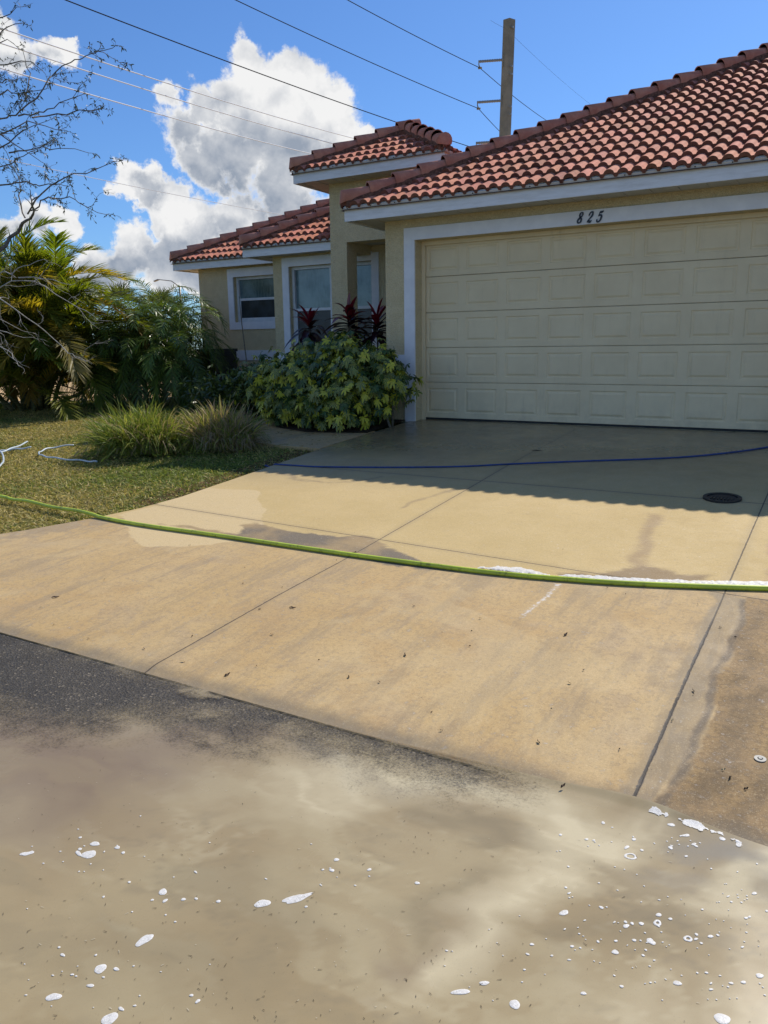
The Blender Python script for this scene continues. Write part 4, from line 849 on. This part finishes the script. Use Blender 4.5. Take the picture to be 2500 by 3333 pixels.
for px in ([(54, 470), (47, 450), (43, 396), (29, 360), (11, 324), (-20, 290)], [(60, 462), (83, 421), (122, 389), (169, 378), (216, 364), (246, 349)], [(66, 455), (100, 428), (144, 428), (173, 436), (202, 454), (228, 463)], [(-60, 280), (0, 259), (40, 245), (72, 216), (108, 173), (122, 148), (151, 133), (180, 122), (216, 112), (243, 104)],
           [(40, 250), (80, 243), (119, 234), (144, 216), (176, 205)], [(70, 254), (94, 252), (155, 245), (221, 234)], [(-40, 300), (20, 285), (60, 262), (90, 270), (137, 281)], [(20, 330), (60, 320), (104, 317), (144, 317), (187, 329)], [(-50, 60), (0, 72), (48, 50)], [(-50, 60), (0, 40), (36, 15)], [(-50, 110), (10, 85), (30, 95)],
           [(-40, 150), (0, 137), (54, 133), (90, 151)], [(54, 220), (60, 190), (65, 158), (50, 112)], [(-50, 210), (0, 202), (65, 198), (100, 192)], [(-40, 190), (10, 170), (36, 178)], [(-50, 250), (10, 300), (60, 330), (90, 350)], [(-40, 380), (10, 360), (50, 340), (100, 310)], [(0, 400), (50, 395), (100, 400), (150, 402)], [(-20, 330), (30, 300), (60, 275), (100, 262)]):
    limb(px, .010, .0032, RT.randn() * .35, trunk, True, 4.2, .27)
trunk.build('branches', mat('dark_twig', lambda t: bsdf(t, t.mix(t.ramp(t.noise(t.pos(), 30, 4), .3, .7), (.08, .065, .05), (.20, .17, .13)), .85)), tree, True)
for px in ([(-60, 640), (0, 618), (61, 603), (101, 621), (155, 657), (202, 682)], [(-60, 610), (0, 650), (36, 672), (79, 697), (108, 729), (144, 762), (187, 780)], [(-40, 700), (0, 715), (50, 729)], [(-60, 690), (0, 690), (40, 710)], [(40, 600), (90, 600), (150, 615)], [(-30, 600), (10, 590), (55, 575), (95, 560)], [(-30, 735), (20, 760), (40, 790)]):
    limb(px, .0085, .003, -.5 + RT.randn() * .3, grey, False, 3, .32)
grey.build('dead_branches', mat('grey_twig', lambda t: bsdf(t, t.mix(t.ramp(t.noise(t.pos(), 30, 4), .3, .7), (.26, .24, .21), (.42, .40, .36)), .8)), tree, True)
LP = np.array(LP); LD = np.array(LD); n = len(LP)
V, Q, cc = ribbons(LP, LD, np.cross(unit(LD), RT.randn(n, 3)), .028 + .02 * RT.rand(n), .012, .3, 3, obov, np.array([.05, .065, .03]) * (1 + RT.randn(n, 1) * .3))
fast('leaves', V, Q, leafmat('small_leaf', .5, .2), tree, False, cc)

# ================================================================== POWER LINE, LAMP
def at_d(u, v, d):
    r = raydir(u, v); return np.array([0, 0, CAMZ]) + r * d / (R[:, 2] @ r)
PYD = 45.
pole = empty('utility_pole', (-18.3, PYD, 0), 'tall square concrete utility pole rising behind the garage roof', 'utility pole')
M_POLE = mat('pole_concrete', lambda t: bsdf(t, t.mix(t.ramp(t.noise(t.pos(), 1.5, 5), .3, .7), (.20, .18, .135), (.28, .25, .19)), .85))
def aty(u, v): return at_y(u, v, PYD)
tl_, tm, tr_ = aty(1087.2, 42.5), aty(1102, 41), aty(1109, 46); bl_, bm, br_ = aty(1078.6, 297), aty(1096.5, 293), aty(1104.2, 290)
mb = MB(); a = 1.0; dirR = np.array([.25, .42, 0]);
def pq(z, f_):  # square section, rotated so a narrow face catches the sun
    x0 = tl_[0] * f_ + (bl_[0] - .12) * (1 - f_); wL = .40; e1 = np.array([wL, -.06, 0]); e2 = np.array([.185, .40, 0]); p0 = np.array([x0, PYD, z]); return [p0, p0 + e1, p0 + e1 + e2, p0 + e2]
mb.add(pq(-1, -.8) + pq(tl_[2], 1.), [(0, 3, 2, 1), (4, 5, 6, 7), (0, 1, 5, 4), (1, 2, 6, 5), (2, 3, 7, 6), (3, 0, 4, 7)]); mb.build('shaft', M_POLE, pole)
for z in (tl_[2] - .5, tl_[2] - 2.5, tl_[2] - 2.9, tl_[2] - 4.6, tl_[2] - 5.0):
    x0 = tl_[0] + .42; mb = MB(); mb.box((x0 + .06, PYD + .02, z), (x0 + .16, PYD + .12, z + .09)); mb.build('step_bracket', mat('galvanised', metal_m((.30, .29, .27), .5, .6)), pole)
M_INS = mat('insulator_grey', lambda t: bsdf(t, (.22, .23, .24), .35)); M_WIRE = mat('dark_cable', lambda t: bsdf(t, (.03, .03, .035), .95, None, .05)); M_WIREL = mat('bright_cable', lambda t: bsdf(t, (.66, .67, .70), .7, None, .2))
ends = []
for (ea, pa) in (((1034.5, 133), (1084, 130)), ((1031.5, 221), (1080, 218)), ((1029, 309), (1078, 306))):
    e = aty(*ea); p_ = aty(*pa); p_ = p_ + [.12, 0, 0]; mb = MB(); n = 30; t = np.linspace(0, 1, n)[:, None]
    mb.tube(p_ * (1 - t) + e * t, np.where(np.arange(n) % 2, .085, .055), 10); ins = mb.build('insulator', M_INS, pole, True)
    mb = MB(); mb.tube([e, e + [0, 0, -.18], e + [.06, 0, -.32]], [.03, .03, .05], 8); mb.tube([e + [-.02, 0, -.34], e + [.18, 0, -.36]], [.07, .05], 8); mb.build('clamp', M_POLE, ins); ends.append(e + [.06, 0, -.34])
    mb = MB(); mb.box((p_[0] - .06, PYD - .06, p_[2] - .35), (p_[0] + .0, PYD + .06, p_[2] + .30)); mb.build('mounting_plate', M_POLE, ins)
def wire(pts, r, m_, label, grp):
    mb = MB(); pts = [np.array(p) for p in pts]; P_ = []
    for a, b in zip(pts[:-1], pts[1:]):
        L = np.linalg.norm(b - a)
        for t in np.linspace(0, 1, 14)[: (None if b is pts[-1] else -1)]: P_.append(a * (1 - t) + b * t - np.array([0, 0, 4 * t * (1 - t) * L * .006]))
    mb.tube(P_, r, 5, False); tag(mb.build('power_line', m_, None, True), label, 'cable', grp)
g1 = 'dark cables on the utility pole'; g2 = 'pale cables crossing the clouds'
wire([at_d(700, -28, 36), ends[0], at_d(1183, 262, 62)], .020, M_WIRE, 'highest dark cable, clamped to the top insulator of the pole', g1)
wire([at_d(440, -33, 32), ends[1], at_d(1130, 330, 62)], .020, M_WIRE, 'dark cable clamped to the middle insulator of the pole', g1)
wire([at_d(90, -20, 27), ends[2]], .022, M_WIRE, 'long dark cable running over the big cloud to the lowest insulator', g1)
tp = np.array([tl_[0] + .1, PYD + .1, tl_[2] - .42]); wire([at_d(1060, 44, 40), tp, at_d(1290, 236, 70)], .006, M_WIRE, 'faintest thin wire from the very top of the pole', g1)
wire([at_d(-30, 50, 24), at_d(780, 303, 46)], .022, M_WIREL, 'topmost of the three pale cables left of the entry roof', g2); wire([at_d(-30, 83, 24), at_d(770, 323, 46)], .022, M_WIREL, 'middle of the three pale cables left of the entry roof', g2)
wire([at_d(-30, 138, 24), at_d(760, 352, 46)], .022, M_WIREL, 'lowest of the three pale cables left of the entry roof', g2); wire([at_d(-30, 335, 40), at_d(720, 482, 60)], .017, M_WIREL, 'thin pale cable low in the sky, reaching the left roof', g2)
lamp = empty('street_lamp', (-59.3, 60, 0), 'far grey street lamp with a long arm above the low palm', 'street lamp'); M_GALV = mat('galvanised', metal_m((.30, .29, .27), .5, .6))
p0 = at_y(388, 617, 60); p1 = at_y(345, 604, 60); mb = MB(); mb.tube([(p0[0], 60, 0), p0], [.16, .10], 8); mb.build('post', M_GALV, lamp, True)
mb = MB(); mb.tube([p0 + [0, 0, -.1], p0 * .6 + p1 * .4 + [0, 0, .22], p1], [.06, .05, .045], 6); mb.build('arm', M_GALV, lamp, True)
mb = MB(); mb.tube([p1 + [.1, 0, 0], p1 + [-.25, 0, .0], p1 + [-.75, 0, -.12], p1 + [-.85, 0, -.14]], [.06, .17, .16, .04], 10, True, None, .5); mb.build('lamp_head', M_GALV, lamp, True)

# ================================================================== HOSES, COVERS, FOAM, LITTER
def on(u, v, h=0.): g_ = ground(u, v); return g_ + [0, 0, h]
def spline(P_, k=10):
    P_ = np.array(P_); o = []
    for i in range(len(P_) - 1):
        p0, p1, p2, p3 = P_[max(i - 1, 0)], P_[i], P_[i + 1], P_[min(i + 2, len(P_) - 1)]
        for t in np.linspace(0, 1, k, endpoint=False): o.append(.5 * (2 * p1 + (p2 - p0) * t + (2 * p0 - 5 * p1 + 4 * p2 - p3) * t * t + (3 * p1 - p0 - 3 * p2 + p3) * t ** 3))
    o.append(P_[-1]); return np.array(o)
def hose(pts, r, m_, name, label, lift=None):
    P_ = spline(pts); mb = MB()
    for i, q_ in enumerate(P_):
        q_[2] = gz(q_[1]) + r * .92
        if q_[0] < xl(q_[1]): q_[2] += (.012 if r > .0095 else -.03) + .006 * math.sin(i * .7)
    mb.tube(P_, r, 12); ob = mb.build(name, m_, None, True); tag(ob, label, 'hose'); return ob
M_GH = mat('lime_hose', lambda t: bsdf(t, t.mix(t.ramp(t.noise(t.pos(), 18, 7, .75), .52, .66, 0, .8), t.mix(t.ramp(t.noise(t.pos(), 3, 4), .35, .7), (.60, .72, .06), (.44, .53, .05)), (.18, .20, .04)), .35))
M_BH = mat('blue_hose', lambda t: bsdf(t, t.mix(t.ramp(t.noise(t.pos(), 12, 4), .4, .8), (.03, .06, .22), (.02, .04, .12)), .4))
M_WH = mat('pale_hose', lambda t: bsdf(t, t.mix(t.ramp(t.noise(t.pos(), 12, 4), .4, .8), (.50, .58, .64), (.40, .46, .5)), .4))
hose([on(*p) for p in [(-60, 1067), (0, 1078), (60, 1089), (180, 1113), (300, 1136), (470, 1160), (640, 1185), (800, 1208), (1050, 1240), (1240, 1257), (1400, 1267), (1659, 1276), (1800, 1277)]], .016, M_GH, 'green_hose', 'thick lime green hose lying across the whole driveway')
hose([on(*p) for p in [(572, 1002), (590, 1004), (640, 1007), (700, 1010), (860, 1011), (1000, 1009), (1100, 1004), (1250, 998), (1440, 991), (1560, 981), (1659, 967), (1760, 945)]], .009, M_BH, 'blue_hose', 'thin blue hose crossing the shaded part of the driveway')
hose([on(*p) for p in [(210, 1001), (180, 999), (120, 993), (90, 987), (86, 980), (110, 971), (160, 964)]], .010, M_WH, 'pale_hose', 'pale hose looping on the lawn at the foot of the grass clump')
hose([on(*p) for p in [(-60, 993), (-10, 983), (24, 973), (60, 958)]], .011, M_WH, 'pale_hose', 'short pale hose end pointing up the lawn at the left edge'); hose([on(*p) for p in [(-40, 983), (0, 978), (30, 974), (68, 970)]], .011, M_WH, 'pale_hose', 'pale hose lying flat beside the other hose end at the left edge'); hose([on(*p) for p in [(-30, 974), (0, 979), (8, 993), (3, 1008), (-20, 1020)]], .011, M_WH, 'pale_hose', 'curved piece of pale hose at the extreme left edge')

c = ground(1560, 1077); man = empty('utility_cover', c, 'round dark cast metal cover set in the shaded concrete', 'cover'); M_IRON = mat('cast_iron', metal_m((.045, .04, .036), .55, .6))
def ring(r0, r1, z0, z1, n=40):
    mb = MB(); a = np.linspace(0, 2 * math.pi, n, endpoint=False); v = []
    sl_ = (float(gz(c[1] + .1)) - float(gz(c[1] - .1))) / .2
    for r, z in ((r1, z0), (r1, z1), (r0, z1), (r0, z0)): v += [(c[0] + r * math.cos(q_), c[1] + r * math.sin(q_), c[2] + z + sl_ * r * math.sin(q_)) for q_ in a]
    mb.add(v, [(k * n + i, k * n + (i + 1) % n, ((k + 1) % 4) * n + (i + 1) % n, ((k + 1) % 4) * n + i) for k in range(4) for i in range(n)]); return mb
ring(.118, .148, .0, .014).build('rim', M_IRON, man); mb = ring(.002, .112, .0, .006)
for k in range(-3, 4): mb.box((c[0] + k * .026 - .005, c[1] - .07, c[2] + .0), (c[0] + k * .026 + .005, c[1] + .07, c[2] + .011))
mb.build('lid', M_IRON, man)
c = ground(1642, 1640); mk = empty('survey_marker', c, 'small round silver disc marker set in the brown concrete at the right edge', 'marker'); M_ALU = mat('aluminium', metal_m((.30, .30, .29), .6, .4))
ring(.010, .021, .0, .004).build('disc', M_ALU, mk); ring(.001, .006, .0, .006).build('boss', M_ALU, mk); ring(.0065, .0105, .0, .002).build('recess', M_IRON, mk)

def foam_m(t):
    b = foam_b(t); tr = t.new('ShaderNodeBsdfTransparent'); mx = t.new('ShaderNodeMixShader'); p = t.pos()
    t.l.new(t.math('ADD', t.ramp(t.vor(p, 210), .12, .55, .0, .22), t.ramp(t.noise(p, 60, 4, .7), .5, .7, 0, .2)), mx.inputs[0]); t.l.new(b, mx.inputs[1]); t.l.new(tr.outputs[0], mx.inputs[2]); return mx.outputs[0]
foam_b = (lambda t: bsdf(t, t.mix(t.ramp(t.vor(t.pos(), 160), .1, .6), (.70, .69, .66), (.78, .77, .74)), .5, t.bump(t.vor(t.pos(), 260), .08, .0006), .35))
M_FOAM = mat('foam', foam_m)
def blob(name, x, y, z, rx, ry, rot, h, label, seedn, grp=None, hole=0, rough=.12, cat='foam patch'):
    rs = np.random.RandomState(seedn); n = 22; a = np.linspace(0, 2 * math.pi, n, endpoint=False); ph = rs.rand(4) * 6.28
    k = 1 + rough * np.sin(2 * a + ph[0]) + rough * .7 * np.sin(3 * a + ph[1]) + rough * .35 * np.sin(5 * a + ph[2]); cx_, sx_ = math.cos(rot), math.sin(rot); v = []
    levels = [(1, 0), (.9, h * .7), (.6, h), (.25, h * 1.05)] if not hole else [(1, 0), (.88, h), (hole + .05, h), (hole, 0)]
    for s_, zz in levels:
        for i in range(n):
            px, py = rx * k[i] * s_ * math.cos(a[i]), ry * k[i] * s_ * math.sin(a[i]); v.append((x + px * cx_ - py * sx_, y + px * sx_ + py * cx_, z + zz))
    f = [(l * n + i, l * n + (i + 1) % n, (l + 1) * n + (i + 1) % n, (l + 1) * n + i) for l in range(3) for i in range(n)]
    if not hole: f.append(tuple(3 * n + i for i in range(n)))
    mb = MB(); mb.add(v, f); ob = mb.build(name, M_FOAM, None, True, (x, y, z)); tag(ob, label, cat, grp); return ob
def wpt(u, v):
    r = raydir(u, v); t = (WZ - CAMZ) / r[2]; return r[0] * t, r[1] * t
VD = unit(np.array([-.49626, .8424])); VA = math.atan2(VD[1], VD[0]) - math.pi / 2
def pxfoam(u, v, w_, h_, rotpx, label, sd_, grp, hole=0, rough=.12):
    """foam of w_ by h_ (photo px) at photo point"""
    p0 = np.array(wpt(u, v)); a = np.array(wpt(u + 5, v)) - p0; b = np.array(wpt(u, v - 5)) - p0; ra = math.radians(rotpx)
    ax = (a * math.cos(ra) + b * math.sin(ra)) / 5; bx = (-a * math.sin(ra) + b * math.cos(ra)) / 5
    return blob('foam_patch', p0[0], p0[1], WZ + .001, np.linalg.norm(ax) * w_ / 2, np.linalg.norm(bx) * h_ / 2, math.atan2(ax[1], ax[0]), .0009, label, sd_, grp, hole, rough)
gl, gr_ = 'foam patches on the left of the muddy water', 'foam patches on the right of the muddy water'
big = [(641, 1941, 62, 15, 22, 'V-shaped white foam patch, the largest near the middle of the muddy water', gl, 0, .22), (567, 1952, 36, 15, 18, 'oblong foam patch just left of the V-shaped one', gl, 0, .1), (312, 2031, 46, 14, 38, 'long narrow slanting foam patch in the left half of the water', gl, 0, .12), (192, 1846, 28, 18, 30, 'teardrop foam patch near the upper left cluster', gl, 0, .1),
       (217, 2093, 27, 18, 25, 'oval foam patch in the lower left cluster', gl, 0, .08), (116, 2154, 32, 15, 0, 'plump foam patch near the lower left corner', gl, 0, .1), (237, 2201, 38, 22, 15, 'round foam patch on the bottom edge at the left', gl, 0, .08), (352, 1927, 17, 14, 20, 'small round foam patch alone left of the middle', gl, 0, .08), (58, 1844, 28, 8, 8, 'thin flat foam sliver near the left edge', gl, 0, .15), (205, 1823, 22, 8, 0, 'small wide foam patch at the top of the left cluster', gl, 0, .1),
       (995, 2143, 40, 12, 3, 'leaf-shaped foam patch at the bottom centre', gr_, 0, .08), (1046, 2124, 22, 9, 12, 'little foam wedge just above the leaf-shaped patch', gr_, 0, .1), (1112, 2170, 23, 20, -20, 'round foam disc at the bottom right of centre', gr_, 0, .05), (1560, 2201, 38, 20, -8, 'big oval foam patch on the bottom edge at the right', gr_, 0, .06), (1218, 1972, 19, 11, 20, 'oval foam patch where the pale and brown water meet', gr_, 0, .08),
       (1362, 1850, 26, 14, -4, 'hollow ring of foam below the foaming edge', gr_, .6, .06), (1406, 2034, 20, 12, -25, 'bean-shaped foam patch right of centre', gr_, 0, .15), (1420, 1994, 17, 14, -30, 'speckled round bubble right of centre, upper one', gr_, .35, .06), (1486, 2028, 21, 12, -10, 'speckled oval bubble at the right, lower one', gr_, .4, .06), (1329, 2057, 17, 9, -15, 'small oval foam left of the bean-shaped patch', gr_, 0, .1),
       (1463, 2124, 20, 9, 0, 'flat oval foam at the lower right', gr_, 0, .08), (1641, 2108, 16, 10, 0, 'small foam oval at the right edge', gr_, 0, .08), (1450, 1782, 16, 7, -8, 'foam oval touching the foaming edge', gr_, 0, .08), (1560, 1812, 15, 7, -8, 'foam oval furthest right along the driveway edge', gr_, 0, .08), (1481, 1805, 17, 6, 0, 'double foam oval just below the foaming edge', gr_, 0, .2)]
for i, (u, v, w_, h_, ro, lab, gp_, ho, rg) in enumerate(big): pxfoam(u, v, w_, h_, ro, lab, 100 + i, gp_, ho, rg)
rf = np.random.RandomState(5)
def scat(cu, cv, su, sv, n, smin, smax, gp_, lab):
    for i in range(n):
        u, v = cu + rf.randn() * su, cv + rf.randn() * sv; s_ = smin + (smax - smin) * rf.rand() ** 3
        if 2 < u < 1657 and v < 2210 and wpt(u, v)[1] < 2.40: pxfoam(u, v, s_ * (1 + .5 * rf.rand()), s_ * .72, rf.randn() * 20, lab, rf.randint(9999), gp_, 0, .08)
la = 'tiny white foam dot scattered on the left half of the muddy water'; lb = 'tiny white foam dot scattered on the right half of the muddy water'; lc = 'tiny foam bubble beside the foaming edge of the driveway'
scat(190, 1850, 80, 30, 20, 3, 11, gl + ', dots', la); scat(380, 1930, 90, 35, 14, 3, 9, gl + ', dots', la); scat(200, 2110, 120, 50, 28, 3, 12, gl + ', dots', la); scat(740, 1900, 60, 40, 13, 3, 10, gl + ', dots', la)
scat(1300, 1880, 60, 50, 26, 3, 9, gr_ + ', dots', lb); scat(1350, 2030, 110, 50, 48, 3, 12, gr_ + ', dots', lb); scat(1560, 1980, 70, 60, 48, 2.5, 8, gr_ + ', dots', lb); scat(1530, 2120, 80, 40, 26, 3, 9, gr_ + ', dots', lb); scat(1470, 1810, 55, 18, 46, 3, 10, 'bubbles by the foaming edge', lc)
scat(1150, 2080, 90, 40, 14, 3, 7, gr_ + ', dots', lb)

def froth(name, ctr, wid, label, h=.012, g=.005, rag=.03):
    """suds heaped along a ground line: a fine height field kept only where there is foam"""
    P_ = spline(ctr, 10)[:, :2]; wd = np.interp(np.linspace(0, 1, len(P_)), np.linspace(0, 1, len(wid)), wid); lo, hi = P_.min(0) - .12, P_.max(0) + .12
    X_, Y_ = np.meshgrid(np.arange(lo[0], hi[0], g), np.arange(lo[1], hi[1], g)); Q_ = np.column_stack([X_.ravel(), Y_.ravel()]); best = np.full(len(Q_), 9.)
    for i in range(len(P_) - 1):
        a_, b_ = P_[i], P_[i + 1]; ab = b_ - a_; ap = Q_ - a_; t = np.clip((ap @ ab) / (ab @ ab + 1e-12), 0, 1); best = np.minimum(best, np.linalg.norm(ap - t[:, None] * ab, axis=1) - (wd[i] * (1 - t) + wd[i + 1] * t) / 2)
    d = best + fbm(Q_[:, 0] * 22, Q_[:, 1] * 22, 5, .65) * rag * 2; hh = h * np.sqrt(np.clip(-d / (h * 1.3), 0, 1)) * (.75 + .6 * fbm(Q_[:, 0] * 60, Q_[:, 1] * 60, 3)); keep = d < 0
    q = gridq(X_.shape[1], X_.shape[0]); q = q[keep[q].all(1)]; us, inv = np.unique(q, return_inverse=True); z = np.where(Q_[:, 1] > 2.45, np.maximum(WZ, gz(Q_[:, 1]) + .003 - .012 * np.exp(-((Q_[:, 1] - 2.47) / .05) ** 2)), WZ) + .0012 + hh
    return tag(fast(name, np.column_stack([Q_, z])[us], inv.reshape(-1, 4), M_FOAM, None, True), label, 'foam')
froth('foam_line', [on(1035, 1229), on(1080, 1231), on(1120, 1235), on(1160, 1241), on(1190, 1246)], [.01, .09, .12, .07, .01], 'mound of white suds behind the green hose, left piece')
froth('foam_line', [on(1200, 1247), on(1250, 1248), on(1330, 1254), on(1420, 1259), on(1540, 1264), on(1659, 1266), on(1780, 1266)], [.02, .07, .09, .08, .09, .12, .12], 'long bank of white suds against the back of the green hose')
froth('foam_line', [on(1408, 1748), on(1425, 1752), on(1455, 1762), on(1500, 1778), on(1540, 1790), on(1575, 1806), on(1600, 1818)], [.03, .035, .018, .028, .012, .015, .004], 'ragged white froth along the driveway edge where water pours off', .0016, .003, .030)

M_LIT = mat('dead_leaf', lambda t: bsdf(t, t.attr('col', 'Color'), .8, None, .2)); rl = np.random.RandomState(11)
def scrap(x, y, z, L, w_, a, label, grp, cat, col, name='leaf_scrap'):
    mb = MB(); d = np.array([math.cos(a), math.sin(a)]); s_ = np.array([-d[1], d[0]]); v = []
    for t, ww, zz in ((0, .1, .001), (.3, 1, .006), (.65, .8, .003), (1, .08, .008)):
        for sg in (-1, 1): v.append((x + d[0] * L * (t - .5) + s_[0] * sg * w_ * ww / 2, y + d[1] * L * (t - .5) + s_[1] * sg * w_ * ww / 2, z + .002 + zz + .002 * sg))
    mb.add(v, [(2 * i, 2 * i + 1, 2 * i + 3, 2 * i + 2) for i in range(3)], col); ob = mb.build(name, M_LIT, None, False, (x, y, z)); tag(ob, label, cat, grp)
dl = [(120, 1291, .05, 'dark curled leaf on the left slab of the apron'), (632, 1314, .045, 'star-shaped twig scrap left of the middle of the apron'), (491, 1459, .035, 'dark leaf clot near the road end of the left joint'), (875, 1416, .03, 'small dark seed on the middle slab'), (1157, 1972, .0, ''), (1216, 1700, .028, 'dark wet twig at the flooded edge of the driveway'), (1222, 1372, .04, 'dark leaf scrap on the right part of the middle slab'), (1160, 974, .12, 'dark twig lying on the joint in the shade'), (765, 1195, .05, 'reddish leaf scrap on the stain above the hose')]
for u, v, L, lab in dl:
    if L: g_ = ground(u, v); scrap(g_[0], g_[1], g_[2], L, L * .3, rl.rand() * 3, lab, None, 'litter', (.05, .03, .02))
k = 0
while k < 48:
    u, v = rl.rand() * 1659, 1120 + rl.rand() ** .8 * 620; g_ = ground(u, v)
    if g_[1] < 2.6 or g_[0] < xl(g_[1]) + .1 or g_[1] > 6: continue
    L = .006 + .018 * rl.rand() ** 2; scrap(g_[0], g_[1], g_[2], L, L * .4, rl.rand() * 6, 'tiny dry leaf scrap scattered on the tan driveway slabs', 'leaf scraps on the driveway', 'litter', (.07, .045, .025) if rl.rand() < .7 else (.45, .36, .2)); k += 1
sp = Soup(); n = 460; PP = []
while len(PP) < n:
    u, v = rl.rand() * 1659, 1560 + rl.rand() * 650; x, y = wpt(u, v)
    if y < 2.35 and (u < 1150 or rl.rand() < .35): PP.append((x, y, WZ + .002))
PP = np.array(PP); Dd = rl.randn(n, 3) * [1, 1, 0.02]; V, Q, cc = ribbons(PP, Dd, np.cross(unit(Dd), [0, 0, 1.]), .003 + .010 * rl.rand(n) ** 3, .0018, 0, 2, lambda t: 1 - .6 * t, np.where(rl.rand(n, 1) < .8, np.array([[.06, .045, .03]]), np.array([[.5, .45, .34]])))
g = fast('floating_debris', V, Q, M_LIT, None, False, cc); tag(g, 'specks of grass clippings and grit floating on the muddy water', 'debris', None, 'stuff')
